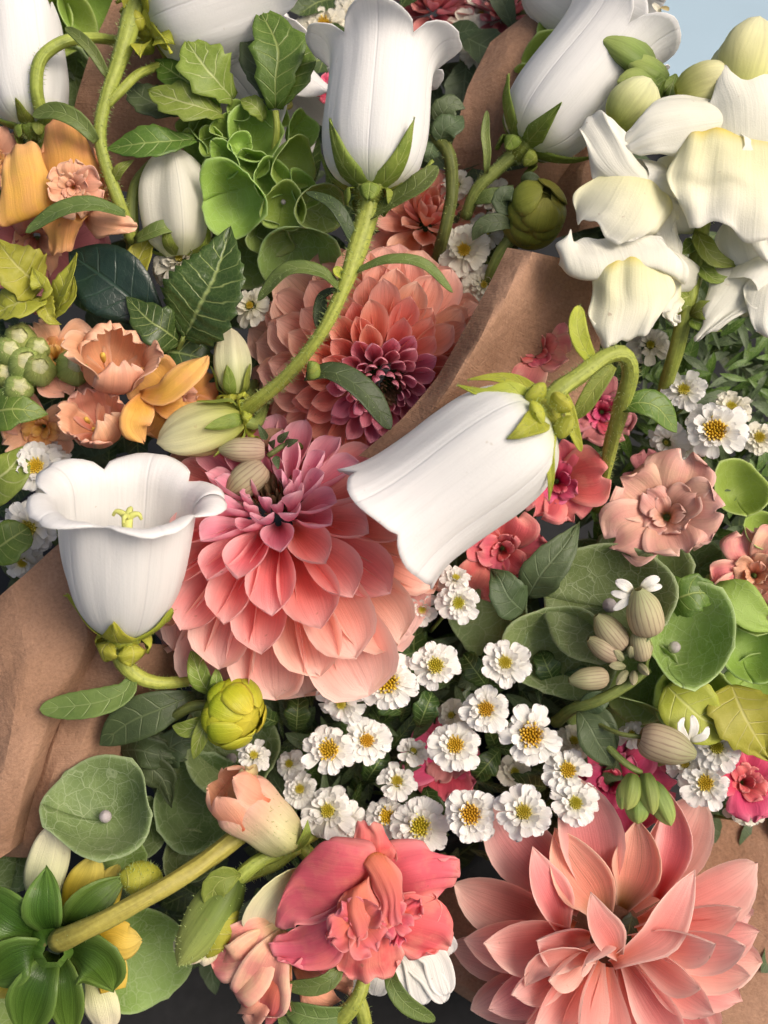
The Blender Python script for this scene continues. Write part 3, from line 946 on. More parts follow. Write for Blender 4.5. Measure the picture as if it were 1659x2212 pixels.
def sheet(name, label, rows, mat, nu=40, nv=30, crum=4.0, seed=0, thick=2.0, group=None, cat='wrapping paper', freq=1.0):
    nu, nv = max(nu, 70), max(nv, 60)
    """Paper through rows of control points, with soft crumples."""
    R = [crease_line([tuple(S(*p)) for p in row], nv) for row in rows]
    r_ = random.Random(seed); ph = [r_.uniform(0, 6.28) for _ in range(9)]
    verts, uvs = [], []
    cols = [crease_line([R[k][j] for k in range(len(rows))], nu) for j in range(nv + 1)]
    for i in range(nu + 1):
        for j in range(nv + 1):
            p = V(cols[j][i]); a, b = i / nu * freq, j / nv * freq
            tri = lambda q: abs((q % 2.0) - 1.0) * 2 - 1
            d = tri(2.3 * a + 1.1 * b + ph[0]) * .8 + tri(-1.7 * a + 3.1 * b + ph[1]) * .6 + tri(4.1 * a - 2.6 * b + ph[2]) * .3 + tri(6.3 * a + 5.2 * b + ph[3]) * .12
            p.z += d * crum
            verts.append(p); uvs.append((j / nv, i / nu))
    o0 = verts[len(verts) // 2].copy()
    me = make_mesh(name, [p - o0 for p in verts], grid_faces(nu + 1, nv + 1), uvs, mat, smooth=False)
    o = put(name, me, None, Matrix.Translation(o0))
    m = o.modifiers.new('thickness', 'SOLIDIFY'); m.thickness = thick * PX; m.offset = 0
    return tag(o, label, cat, group)

def patch(root, rows, mat, name='petal', nu=18, nv=22, ruf=3.0, seed=0, thick=1.0, edge=1.0, flip=False, relief=.5, flare=14, skip0=0):
    """A petal modelled as a soft surface through rows of control points (first row: the throat)."""
    zz = [q[2] for r in rows[skip0:] for q in r]; zm = sum(zz) / len(zz)
    rows = [[(q[0], q[1], zm + (q[2] - zm) * (relief if i >= skip0 else 1.0)) for q in r] for i, r in enumerate(rows)]
    R = [catmull([tuple(S(*p)) for p in row], [j / nv for j in range(nv + 1)]) for row in rows]
    r_ = random.Random(seed + 77); ph = [r_.uniform(0, 6.28) for _ in range(8)]
    cols = [catmull([R[k][j] for k in range(len(rows))], [i / nu for i in range(nu + 1)]) for j in range(nv + 1)]
    verts, uvs = [], []
    o0 = V(cols[nv // 2][0])
    for i in range(nu + 1):
        for j in range(nv + 1):
            p = V(cols[j][i]); a, b = i / nu, j / nv
            w_ = abs(2 * b - 1)
            if a > .45 and w_ > .4:                       # round the corners of the lip
                cr_ = .34 * ((a - .45) / .55) ** 1.6 * ((w_ - .4) / .6) ** 1.6
                m_ = V(cols[nv // 2][int(nu * .45)])
                p = p.lerp(m_, cr_)
            e = max(w_ ** 4 * min(1, a * 2), a ** 4)
            d = math.sin(5.5 * b + ph[0] + 2.5 * a) * .7 + math.sin(8 * a + 4 * b + ph[1]) * .5
            p.z += ruf * d * 1.3 + ruf * e * (1.5 * math.sin(13 * b + ph[5] + 2 * a) + .9 * math.sin(27 * b + ph[6]) + 1.2 * math.sin(9 * a + ph[2]))
            p.x += ruf * 1.0 * e * math.sin(15 * a + 5 * b + ph[3]); p.y += ruf * e * (1.0 * math.sin(16 * b + ph[4] + 3 * a) + .6 * math.sin(37 * b + ph[7]))
            p.z += flare * a ** 5
            verts.append(p - o0); uvs.append((b, a))
    me = make_mesh(name, verts, grid_faces(nu + 1, nv + 1), uvs, M[mat])
    o = put(name, me, root, Matrix.Translation(o0))
    m = o.modifiers.new('thickness', 'SOLIDIFY'); m.thickness = thick * PX; m.offset = 0
    return o

# ------------------------------------------------------------------ setting: floor, pale blue board behind
def floor_mat():
    b = NB('dark_floor'); uv, v, u = b.uv()
    n1 = b.noise(b.tc.outputs['Object'], 9, 5); n2 = b.noise(b.tc.outputs['Object'], 160, 4)
    col = b.mix(b.rangemap(n1, .3, .7, 0, 1), lin('#161616'), lin('#262626'))
    col = b.mix(1.0, col, b.rangemap(n2, .3, .7, .8, 1.2), 'MULTIPLY')
    return b.finish(col, .7, .3, 0, None, b.bump(n2, .3, .001))
def flat_box(name, lo, hi, mat, kind=None):
    x0, y0, z0 = lo; x1, y1, z1 = hi
    vs = [(x0, y0, z0), (x1, y0, z0), (x1, y1, z0), (x0, y1, z0), (x0, y0, z1), (x1, y0, z1), (x1, y1, z1), (x0, y1, z1)]
    me = bpy.data.meshes.new(name)
    c = V(((x0 + x1) / 2, (y0 + y1) / 2, z0))
    me.from_pydata([tuple(V(v) - c) for v in vs], [], [(0, 3, 2, 1), (4, 5, 6, 7), (0, 1, 5, 4), (1, 2, 6, 5), (2, 3, 7, 6), (3, 0, 4, 7)])
    me.materials.append(mat)
    o = bpy.data.objects.new(name, me); COL.objects.link(o); o.location = c; WM[o.name] = Matrix.Translation(c)
    if kind: o['kind'] = kind
    return o
flat_box('floor', (-4, -3, -.05), (4, 6, 0), floor_mat(), 'structure')
board = flat_box('board', (.35, .72, .004), (2.4, 3.4, .03), plain_mat('pale_blue_board', '#9DB4C0', .6, nscale=6, namp=.03, bump=.02))
bv = board.modifiers.new('bevel', 'BEVEL'); bv.width = .006; bv.segments = 3
tag(board, 'pale blue flat board beyond the cream snapdragon', 'board')

# a dark pot that holds all the stems
pot = thing('flower_bucket', 'dark grey bucket hidden under the flowers holding the stems', 'bucket', V((0, 0, 0)))
pot.location = (0, .02, 0); WM[pot.name] = Matrix.Translation(pot.location)
def bucket():
    vs, us = [], []
    prof = [(.0, .0), (.085, .0), (.09, .004), (.115, .15), (.118, .154), (.113, .154), (.087, .008), (0, .008)]
    for i, (r, z) in enumerate(prof):
        for j in range(33):
            a = 2 * math.pi * j / 32
            vs.append((r * math.cos(a) / PX, r * math.sin(a) / PX, z / PX)); us.append((j / 32, i / 7))
    me = make_mesh('bucket_wall', vs, grid_faces(8, 33), us, plain_mat('grey_bucket', '#1E1F20', .6))
    o = bpy.data.objects.new('bucket_wall', me); COL.objects.link(o); o.parent = pot
bucket()
# binding point of the bouquet in the bouquet frame (inside the bucket)
BIND = (W3.transposed() @ (V((0, .02, .09)) - ORG)) / PX

# ------------------------------------------------------------------ kraft paper
sheet('paper_wrap', 'brown kraft paper with a pale rounded fold beside the upright white bellflower', [
    [(-90, 1370, 0), (30, 1262, 40), (128, 1175, 30), (190, 1150, -60)],
    [(-90, 1500, 20), (60, 1420, 70), (190, 1372, 50), (250, 1370, -70)],
    [(-90, 1640, 10), (20, 1600, 70), (110, 1540, 45), (150, 1560, -80)],
    [(-90, 1760, 0), (-10, 1730, 50), (60, 1690, 30), (90, 1700, -90)],
    [(-90, 1900, -40), (-40, 1880, 10), (20, 1840, 0), (70, 1800, -110)]], M['kraft'], crum=8.5, seed=3)
sheet('paper_wrap', 'brown kraft paper fold tucked under the calyx of the upright bellflower', [
    [(170, 1360, -90), (230, 1372, -10), (310, 1390, 0), (420, 1400, -70)],
    [(105, 1520, -80), (160, 1490, -10), (250, 1480, 0), (380, 1490, -110)],
    [(80, 1610, -80), (110, 1620, -10), (180, 1600, -10), (300, 1580, -140)],
    [(40, 1700, -100), (110, 1690, -25), (180, 1690, -40), (280, 1680, -170)],
    [(-20, 1850, -120), (60, 1850, -60), (150, 1830, -80), (240, 1800, -190)]], M['kraft'], crum=8.5, seed=5)
sheet('paper_wrap', 'kraft paper strip folded over the salmon dahlia beside the cream snapdragon', [
    [(1096, 536, 60), (1150, 545, 115), (1230, 565, 50), (1320, 600, 50)],
    [(1052, 625, 100), (1095, 640, 160), (1170, 660, 50), (1310, 680, 20)],
    [(1002, 715, 125), (1040, 730, 185), (1110, 745, 50), (1290, 780, -60)],
    [(945, 815, 125), (975, 830, 175), (1040, 850, 70), (1240, 880, -60)],
    [(868, 905, 110), (900, 925, 125), (960, 940, 90), (1150, 980, -40)],
    [(775, 985, 60), (800, 990, 75), (860, 1000, 60), (1000, 1040, -20)]], M['kraft'], crum=6.8, seed=8, nu=50)
sheet('paper_wrap', 'kraft paper sheet standing up behind the tall white bellflower', [
    [(1060, 90, -170), (1130, 35, -150), (1205, -30, -150), (1290, -40, -190)],
    [(1010, 190, -150), (1080, 150, -130), (1170, 110, -140), (1270, 100, -190)],
    [(975, 320, -180), (1050, 320, -170), (1140, 310, -180), (1260, 320, -220)],
    [(950, 460, -260), (1040, 460, -260), (1150, 470, -260), (1300, 480, -260)]], M['kraft'], crum=8.5, seed=11)
sheet('paper_wrap', 'kraft paper sheet behind the hairy stem near the orange snapdragon', [
    [(255, -30, -150), (310, -40, -150), (370, -40, -160), (440, -20, -190)],
    [(205, 90, -150), (265, 100, -140), (330, 110, -150), (420, 120, -190)],
    [(165, 220, -150), (235, 230, -140), (310, 240, -150), (420, 260, -190)],
    [(120, 380, -190), (210, 400, -180), (300, 420, -190), (420, 440, -220)]], M['kraft'], crum=6.8, seed=14)
sheet('paper_wrap', 'dark edge of kraft paper between the two large dahlias', [
    [(380, 962, -30), (480, 950, -20), (580, 925, -20), (700, 930, -60), (800, 965, -20)],
    [(370, 985, -20), (480, 985, -5), (590, 960, -10), (700, 975, -60), (830, 985, -10)],
    [(360, 1040, -90), (480, 1040, -90), (600, 1030, -120), (700, 1040, -120), (860, 1040, -80)]], M['kraft'], crum=5.1, seed=15, nu=16)
sheet('paper_wrap', 'brown kraft paper under the large rose dahlia at the bouquet edge', [
    [(900, 1930, -260), (1100, 1900, -270), (1350, 1880, -280), (1600, 1740, -280), (1760, 1700, -260)],
    [(940, 2030, -200), (1100, 2040, -220), (1350, 2040, -240), (1600, 1920, -220), (1760, 1880, -200)],
    [(955, 2105, -190), (1080, 2170, -200), (1300, 2210, -210), (1580, 2130, -200), (1760, 2040, -180)],
    [(965, 2128, -220), (1080, 2200, -230), (1300, 2300, -240), (1600, 2300, -240), (1760, 2240, -220)]], M['kraft'], crum=8.5, seed=17)
sheet('paper_wrap', 'small kraft paper corner rising behind the closed snapdragon buds', [
    [(1360, 120, -200), (1385, 95, -190), (1420, 110, -200)],
    [(1340, 220, -200), (1390, 210, -190), (1440, 220, -200)],
    [(1200, 400, -220), (1260, 360, -190), (1340, 360, -220)],
    [(1180, 520, -240), (1250, 500, -200), (1330, 480, -240)]], M['kraft'], crum=5.1, seed=18)

# ------------------------------------------------------------------ bellflowers
b = thing('bellflower', 'upright white bellflower with wide rolled rim beside the coral dahlia', 'flower', S(400, 1460, 30))
bell(b, S(268, 1372, 110), V((.13, .905, .40)), 405, 114, 2.5, taper=True, fs=.72, lobe=.23, spin=.31, seed=4, sl=135, sw=96, sa=.10, sepal='sepal_lime')
stem(b, [(262, 1352, 90), (258, 1410, 70), (285, 1452, 55), (340, 1475, 40), (440, 1465, -20), (560, 1440, -110)], [22, 17, 13, 12, 12], 'fstem', hair=260)
leaf(b, [(285, 1468, 60), (265, 1498, 75), (200, 1520, 85), (85, 1532, 80)], 62, 'strap', n=(0, .35, 1), prof='strap', cup=.35, nt=8, serr=.05)

b = thing('bellflower', 'white bellflower lying on its side over the coral dahlia', 'flower', S(1340, 900, 60))
bell(b, S(1172, 893, 215), V((-.80, -.60, -.05)), 445, 132, .5, spin=.2, seed=9, sl=112, sw=44, sa=.9, sepal='sepal_lime', close=-.05, lobe=.11, stig=False, sepals=0, app=False)
for pts, w in (([(1150, 868, 260), (1100, 842, 275), (1050, 850, 270), (988, 832, 255)], 42), ([(1160, 850, 215), (1110, 822, 200), (1060, 815, 195), (1010, 820, 190)], 34),
               ([(1170, 905, 300), (1140, 925, 335), (1118, 938, 345), (1096, 948, 340)], 62), ([(1190, 920, 260), (1185, 970, 285), (1190, 1030, 280), (1186, 1082, 262)], 30)):
    s = leaf(b, pts, w, 'sepal_lime', n=(0, .2, 1), name='sepal', prof='tri', cup=.4, ruf=.06)
    fuzz_blade(s, 110, 8, int(pts[0][0]))
for x, y, z, d in ((1165, 862, 265, (-.5, .6, .6)), (1200, 880, 270, (.5, .5, .7)), (1205, 915, 265, (.7, -.4, .6)), (1165, 890, 290, (-.4, -.2, 1))):
    o = lathe('calyx_lobe', b, S(x, y, z), V(d), 34, [(0, 16), (.4, 23), (.8, 19), (1, 3)], M['sepal_lime'], ell=.55, wob=.06, hair=70, hair_mat=M['hair'])
stem(b, [(1180, 885, 230), (1205, 845, 235), (1250, 812, 225), (1305, 772, 200), (1345, 765, 180), (1362, 800, 160), (1345, 870, 110), (1320, 960, 20), (1290, 1100, -120)], [21, 17, 16, 17, 18, 17, 15, 14, 14], 'fstem', hair=700, hl=11)
s = leaf(b, [(1280, 782, 205), (1255, 740, 230), (1246, 700, 235), (1252, 660, 220)], 44, 'sepal_lime', n=(.2, 0, 1), prof='strap', cup=.5); fuzz_blade(s, 150, 8, 2)
s = leaf(b, [(1210, 835, 230), (1228, 880, 245), (1240, 930, 240), (1256, 976, 225)], 26, 'sepal_lime', prof='strap', cup=.5); fuzz_blade(s, 100, 8, 3)
s = leaf(b, [(1325, 790, 190), (1290, 830, 195), (1265, 870, 190), (1240, 905, 175)], 42, 'sepal', prof='strap', cup=.6); fuzz_blade(s, 100, 8, 4)
leaf(b, [(1340, 885, 110), (1375, 870, 130), (1420, 880, 130), (1462, 935, 110)], 66, 'leaf', n=(.1, .3, 1), prof='lance', cup=.3, nt=6)

b = thing('bellflower', 'tall upright white bellflower on a hairy stem above the salmon dahlia', 'flower', S(530, 885, 0))
bell(b, S(800, 412, 125), V((.085, .985, -.10)), 382, 106, 2.2, spin=.86, seed=21, sl=150, sw=64, sa=.22)
stem(b, [(800, 420, 120), (792, 470, 122), (768, 550, 130), (738, 632, 132), (690, 725, 115), (610, 822, 60), (530, 885, 0), (440, 960, -120)], [24, 22, 15, 13, 14, 16, 18, 18], 'fstem', hair=1500, hl=11)
for pts, w, mt in (([(735, 625, 140), (690, 588, 170), (620, 585, 175), (556, 650, 150)], 44, 'strap'), ([(772, 585, 140), (840, 562, 165), (915, 572, 170), (978, 632, 145)], 34, 'strap'),
                   ([(660, 815, 105), (720, 805, 130), (790, 850, 135), (845, 928, 115)], 62, 'strapd'), ([(735, 625, 125), (700, 640, 110), (690, 690, 100), (700, 720, 90)], 30, 'strapd'),
                   ([(735, 600, 140), (730, 588, 150), (726, 575, 152)], 24, 'sepal_lime'), ([(798, 470, 130), (860, 430, 165), (905, 400, 180), (945, 358, 175)], 62, 'strap'),
                   ([(770, 540, 125), (745, 480, 150), (715, 440, 155), (660, 415, 140)], 34, 'strapd')):
    s = leaf(b, pts, w, mt, n=(0, .6, .8), prof='strap', cup=.45, serr=.04, nt=8); fuzz_blade(s, 160, 7, int(w))
for k in range(4):
    lathe('bud', b, S(668 + 6 * k, 818 - 4 * k, 118), V((.5 - .3 * k, .5, .5)), 34, [(0, 6), (.4, 13), (.8, 9), (1, 1)], M['sepal'], wob=.08, seed=k)

b = thing('bellflower', 'white bellflower tilted towards the cream snapdragon with green sepals at its base', 'flower', S(1050, 470, -120))
bell(b, S(1130, 318, -40), V((.63, .76, .05)), 370, 100, .85, spin=.5, seed=33, sl=120, sw=60, sa=.5)
stem(b, [(1125, 322, -40), (1080, 360, -50), (1030, 410, -70), (1005, 470, -110)], [18, 15, 14, 14], 'gstem', hair=120)
leaf(b, [(1050, 375, -40), (1052, 330, -20), (1048, 290, -15), (1052, 238, -20)], 20, 'strap', prof='strap', cup=.6)
leaf(b, [(1020, 440, -80), (1050, 425, -60), (1080, 420, -60), (1110, 400, -60)], 34, 'strap', prof='lance')
b = thing('bellflower', 'white bellflower lying sideways at the back above the lime shell calyxes', 'flower', S(300, 90, -60))
bell(b, S(318, 48, -20), V((.93, .34, -.05)), 350, 122, .9, spin=.1, seed=41, sl=90, sw=60, sa=.9, sepal='sepal_lime')
b = thing('bellflower', 'white bellflower half hidden behind the three lobed leaf', 'flower', S(470, 30, -200))
bell(b, S(455, 45, -170), V((.62, -.78, .05)), 340, 95, .4, spin=.2, seed=43, sl=70, sw=50, calyx=False)
b = thing('bellflower', 'closed white bellflower with a curved green stalk behind the orange snapdragon', 'flower', S(60, 320, -110))
bell(b, S(70, 278, -70), V((-.13, .98, -.05)), 300, 80, .1, spin=.4, seed=47, sl=60, sw=40, close=.45, stig=False)
stem(b, [(92, 250, -20), (78, 190, 10), (90, 125, 20), (140, 90, 10), (205, 82, -40), (260, 90, -100)], [14, 14, 13, 12, 11], 'fstem', hair=150)
b = thing('bellflower', 'white bellflower tip leaning over the kraft paper sheet at the back', 'flower', S(1180, -60, -150))
bell(b, S(1150, -90, -120), V((.75, -.5, .0)), 300, 95, .5, spin=.2, seed=51, calyx=False)
b = thing('bellflower_bud', 'greyish white closed bellflower bud beside the shell calyxes', 'flower bud', S(385, 560, -140))
lathe('closed_bell', b, S(390, 555, -80), V((-.06, .97, .15)), 235, [(0, 30), (.15, 66), (.4, 80), (.65, 74), (.85, 50), (.96, 26), (1, 8)], M['bell_cream'], ribs=5, rib=.13, wob=.05, seed=5, ns=60, nr=24)
for k in range(5):
    a = k * 1.256 + .5; q = S(390, 555, -80) + V((math.cos(a) * 30, -4, math.sin(a) * 30))
    blade('sepal', b, [q, q + V((math.cos(a) * 45, 20, math.sin(a) * 45)), q + V((math.cos(a) * 52, 75, math.sin(a) * 52))], 34, V((-math.cos(a), 0, -math.sin(a))), M['sepal'], prof='tri', cup=.4, seed=k)
blade('petal_tip', b, P3([(385, 372, -40), (365, 345, -25), (345, 322, -25), (325, 318, -35)]), 30, V((0, .3, 1)), M['bell_cream'], prof='strap', cup=.6)
stem(b, [(290, 560, -90), (285, 470, -60), (292, 400, -60), (330, 350, -70)], [16, 14, 10], 'gstem')

# the long hairy bellflower shoot on the left
b = thing('flower_shoot', 'pale green hairy shoot arching across the kraft paper with side leaves', 'plant stem', S(265, 470, -20))
stem(b, [(310, -40, 20), (285, 40, 25), (258, 130, 30), (226, 225, 30), (216, 300, 25), (236, 380, 10), (258, 440, 0), (285, 520, -60)], [21, 22, 17, 14, 13, 14, 15], 'fstem', hair=700)
stem(b, [(228, 228, 30), (262, 195, 30), (300, 160, 10), (350, 140, -40)], [11, 10, 9], 'fstem', hair=80)
leaf(b, [(234, 168, 40), (200, 110, 60), (165, 75, 60), (140, 60, 50)], 26, 'strap', prof='strap', cup=.5)
leaf(b, [(208, 305, 40), (170, 262, 60), (120, 240, 60), (70, 250, 40)], 40, 'strap', prof='strap', cup=.5)
s = leaf(b, [(270, 462, 40), (200, 442, 80), (130, 455, 85), (55, 503, 70)], 46, 'strap', n=(0, .5, 1), prof='strap', cup=.4, serr=.05, nt=8); fuzz_blade(s, 130, 7, 5)
leaf(b, [(245, 390, 10), (260, 365, 30), (290, 345, 30)], 26, 'leafm')
for k, (x, y, d) in enumerate(((320, 60, (.6, .5, .6)), (335, 85, (.7, -.3, .6)), (310, 95, (.1, -.6, .8)), (345, 40, (.8, .6, .4)), (300, 30, (-.4, .8, .5)))):
    p = S(x, y, 20)
    blade('sepal', b, [p, p + V(d) * 35 + V((0, 0, 8)), p + V(d) * 75 - V((0, 10, 0))], 48, V((0, 0, 1)), M['sepal_lime'], prof='ovate', cup=.5, seed=k, ruf=.1)

# ------------------------------------------------------------------ dahlias
d = thing('dahlia', 'salmon pink ball dahlia with a dark heart behind the arching hairy stem', 'flower', S(790, 720, -180))
dahlia(d, S(826, 838, 0), V((.14, -.40, .90)), 258, ('d1o', 'd1m', 'd1i'), n=190, seed=2, th0=.12, th1=1.95, Lk=(.14, .90), Wk=(.085, .54), cups=(1.8, 1.25), pw=.66, hgt=.42, rb=(.10, .30), split=(.36, .6), core=60)
stem(d, [(790, 730, -120), (780, 760, -250), (800, 900, -420)], [16, 16], 'gstem')
d = thing('dahlia', 'large coral dahlia with broad hollow petals below the lying bellflower', 'flower', S(620, 1200, -150))
dahlia(d, S(590, 1080, 40), V((-.12, .60, .76)), 345, ('d2o', 'd2m', 'd2i'), n=108, seed=5, th0=.1, th1=2.3, Lk=(.13, 1.0), Wk=(.10, .72), cups=(1.9, 1.35), pw=.64, hgt=.26, rb=(.08, .26), split=(.34, .64), core=40, curls=(.7, -.35))
stem(d, [(625, 1210, -130), (660, 1260, -250), (760, 1300, -420)], [16, 16], 'gstem')
d = thing('dahlia', 'salmon dahlia half hidden behind the hairy calyx of the tall bellflower', 'flower', S(915, 480, -260))
dahlia(d, S(925, 470, -190), V((.1, .35, .8)), 150, ('d1o', 'd1o', 'd1m'), n=46, seed=8, Lk=(.4, .95), Wk=(.25, .6), core=0)
d = thing('dahlia', 'large rose pink dahlia with long pointed petals on the brown paper', 'flower', S(1330, 2040, -150))
dahlia(d, S(1325, 2050, 15), V((.05, -.18, .95)), 305, ('d3o', 'd3m', 'd3m'), n=58, seed=13, th0=.62, th1=1.75, Lk=(.58, .98), Wk=(.36, .58), cups=(1.3, 1.15), pw=.8, hgt=.22, rb=(.10, .26), split=(.2, .5), core=0, curls=(.4, -.2), prof=[(0, .3), (.2, .6), (.45, .94), (.62, 1), (.8, .8), (.93, .4), (1, 0)], spin=.7,
       skip=lambda f, dd: dd.y > .45 and f < .8)
for pts, w, mt, n in (([(1300, 1990, 40), (1280, 1930, 50), (1235, 1865, 55), (1198, 1790, 40)], 150, 'd3p', (.25, -.3, 1)),
                      ([(1345, 1960, 50), (1370, 1900, 50), (1382, 1840, 50), (1376, 1770, 35)], 130, 'd3p', (-.45, -.2, 1)),
                      ([(1335, 2065, 120), (1318, 2030, 150), (1290, 1985, 165), (1276, 1928, 150)], 92, 'd3o', (.3, .1, 1)),
                      ([(1215, 2020, 60), (1195, 1950, 80), (1165, 1890, 85), (1150, 1830, 75)], 110, 'd3o', (.5, -.1, 1)),
                      ([(1320, 2080, 110), (1400, 2030, 130), (1430, 2000, 130), (1500, 1880, 100)], 110, 'd3m', (-.2, -.2, 1)),
                      ([(1420, 1940, 40), (1450, 1860, 50), (1462, 1800, 45), (1445, 1712, 30)], 100, 'd3o', (-.6, -.1, 1)),
                      ([(1290, 2070, 120), (1230, 2060, 160), (1170, 2075, 165), (1135, 2130, 140)], 84, 'd3m', (0, -.3, 1))):
    petal(d, [(q[0], q[1], q[2] - 30) for q in pts], w * .95, mt, n=n, prof='pointed', cup=(1.2, .9), ruf=.03)
stem(d, [(1330, 2040, -120), (1300, 2000, -250), (1200, 1900, -420)], [18, 18], 'gstem')
for k, (x, y, R, l) in enumerate(((940, 5, 110, 'dusty pink dahlia far behind the tall white bellflower'), (1095, 20, 90, 'dusky rose dahlia behind the kraft paper sheet'))):
    d = thing('dahlia', l, 'flower', S(x, y + 30, -420))
    dahlia(d, S(x, y, -330), V((.1, .5, .8)), R * 1.25, ('rose', 'rose', 'rose'), n=60, seed=20 + k, Lk=(.3, .9), Wk=(.2, .5), core=0)

# ------------------------------------------------------------------ feverfew
GL = {
 'mid': ('small double white feverfew flower with yellow centre in the cluster below the coral dahlia', 'feverfew cluster below the coral dahlia'),
 'right': ('small double white feverfew flower among dark foliage beside the lying bellflower stalk', 'feverfew beside the lying bellflower stalk'),
 'top': ('small white feverfew flower near the round olive bud and kraft strip', 'feverfew around the olive bud'),
 'left': ('white feverfew flower with narrow rays beside the upright bellflower rim', 'feverfew beside the upright bellflower'),
 'low': ('white feverfew flower between the papery capsule and the rose dahlia', 'feverfew above the rose dahlia'),
 'far': ('creamy feverfew flower far back around the tall bellflower rim', 'feverfew behind the tall bellflower'),
 'leafy': ('white feverfew flower seen from the side beside the toothed dark leaf', 'feverfew beside the toothed leaf'),
}
DL = [  # x, y, r, z, tilt, group, disc, col, disc size
 (990, 1302, 52, -10, (.1, -.1), 'mid', 'green', 'w', .75), (912, 1316, 38, -50, (0, -.5), 'mid', 'green', 'w', .7), (985, 1248, 34, -20, (.2, .9), 'mid', 'green', 'w', .7),
 (837, 1473, 66, 30, (-.1, .1), 'mid', 'gold', 'w', 1.2), (940, 1438, 58, 20, (.1, .15), 'mid', 'green', 'w', .95), (1091, 1432, 55, 0, (.05, .35), 'mid', 'green', 'w', .8),
 (737, 1520, 54, 10, (-.3, -.55), 'mid', 'green', 'w', .6), (710, 1620, 62, 20, (-.2, .1), 'mid', 'gold', 'w', 1.1), (792, 1600, 52, -10, (.15, .2), 'mid', 'gold', 'w', .9),
 (893, 1622, 38, -60, (.5, .8), 'mid', 'green', 'w', .5), (983, 1610, 60, 10, (.0, .35), 'mid', 'gold', 'w', .95), (1050, 1532, 58, 0, (-.05, .15), 'mid', 'gold', 'w', .9),
 (1147, 1588, 64, 15, (.05, .0), 'mid', 'gold', 'w', 1.25), (858, 1688, 46, -40, (-.1, .55), 'mid', 'green', 'w', .8), (648, 1705, 42, -50, (-.3, .3), 'mid', 'green', 'w', .7),
 (708, 1752, 64, -10, (-.15, .2), 'mid', 'green', 'w', .7), (752, 1778, 48, -45, (.4, -.5), 'mid', 'green', 'w', .5), (836, 1764, 46, -40, (-.1, .1), 'mid', 'gold', 'w', 1.25),
 (907, 1786, 62, 0, (0, .1), 'mid', 'green', 'w', 1.15), (1016, 1760, 62, 60, (.0, .05), 'mid', 'gold', 'w', 1.15), (1131, 1755, 68, 90, (.05, .35), 'mid', 'green', 'w', .75),
 (1226, 1664, 56, 10, (.2, .2), 'mid', 'gold', 'w', .95), (1243, 1735, 54, 40, (.25, .2), 'mid', 'green', 'w', .8), (1112, 1668, 40, -110, (.1, .4), 'mid', 'green', 'c', .7),
 (975, 1545, 36, -90, (-.4, .3), 'mid', 'green', 'c', .6), (1240, 1600, 42, -90, (.3, .5), 'mid', 'green', 'c', .7), (548, 1632, 40, -60, (.1, .8), 'mid', 'green', 'w', .7), (625, 1650, 36, -90, (-.2, .3), 'mid', 'green', 'w', .7),
 (1478, 842, 48, -20, (-.2, .55), 'right', 'green', 'w', .8), (1545, 930, 72, 10, (.05, .25), 'right', 'gold', 'w', 1.05), (1580, 878, 46, -60, (.1, .7), 'right', 'green', 'c', .7),
 (1640, 945, 42, -80, (.3, .2), 'right', 'green', 'c', .9), (1405, 745, 44, -120, (0, .4), 'right', 'green', 'c', .6), (1440, 955, 46, -60, (-.6, -.6), 'right', 'green', 'w', .3), (1480, 970, 36, -80, (.3, -.6), 'right', 'green', 'w', .4),
 (1003, 540, 56, -90, (-.1, .25), 'top', 'gold', 'c', .75), (1050, 500, 46, -110, (.2, .4), 'top', 'green', 'c', .6), (1045, 615, 48, -110, (.1, .2), 'top', 'green', 'c', .5), (1060, 420, 46, -140, (.1, .5), 'top', 'green', 'c', .6), (985, 400, 40, -160, (-.1, .4), 'top', 'green', 'c', .6),
 (1020, 640, 40, -120, (-.2, -.1), 'top', 'green', 'c', .5),
 (78, 1008, 58, -40, (-.3, .3), 'left', 'gold', 'w', .9), (62, 1140, 66, -30, (-.4, -.3), 'left', 'green', 'w', .8), (48, 1215, 44, -60, (-.2, -.6), 'left', 'green', 'w', .7), (110, 985, 44, -80, (-.1, .6), 'left', 'green', 'w', .6), (110, 1070, 36, -80, (-.1, .1), 'left', 'green', 'w', .6),
 (1548, 1614, 62, -10, (.1, .15), 'low', 'green', 'w', .7), (1524, 1692, 60, 0, (0, .1), 'low', 'gold', 'w', .85), (1612, 1742, 46, -50, (.2, .6), 'low', 'green', 'c', .6), (1650, 1720, 40, -60, (.4, .5), 'low', 'green', 'w', .6), (1480, 1650, 44, -40, (-.3, .2), 'low', 'green', 'w', .6), (1365, 1585, 38, -60, (0, .8), 'low', 'green', 'w', .5), (1560, 1520, 36, -110, (.1, .3), 'low', 'green', 'w', .6), (1590, 1570, 30, -110, (.1, .3), 'low', 'green', 'w', .6),
 (700, 55, 56, -300, (-.1, .4), 'far', 'gold', 'c', .9), (760, 40, 54, -320, (.1, .5), 'far', 'gold', 'c', .9), (660, 85, 46, -310, (-.2, .2), 'far', 'gold', 'c', .9), (1010, 70, 50, -300, (.1, .3), 'far', 'gold', 'c', .6), (1035, 110, 42, -300, (.2, .2), 'far', 'green', 'c', .6), (1040, 35, 46, -330, (0, .4), 'far', 'gold', 'c', .6), (725, 20, 46, -340, (0, .4), 'far', 'gold', 'c', .9),
 (388, 556, 58, -70, (-.5, .5), 'leafy', 'green', 'c', .5), (418, 525, 44, -90, (-.2, .7), 'leafy', 'green', 'c', .5), (540, 660, 50, -60, (-.4, .5), 'leafy', 'gold', 'c', .5), (360, 590, 40, -90, (-.6, -.2), 'leafy', 'green', 'c', .4),
]
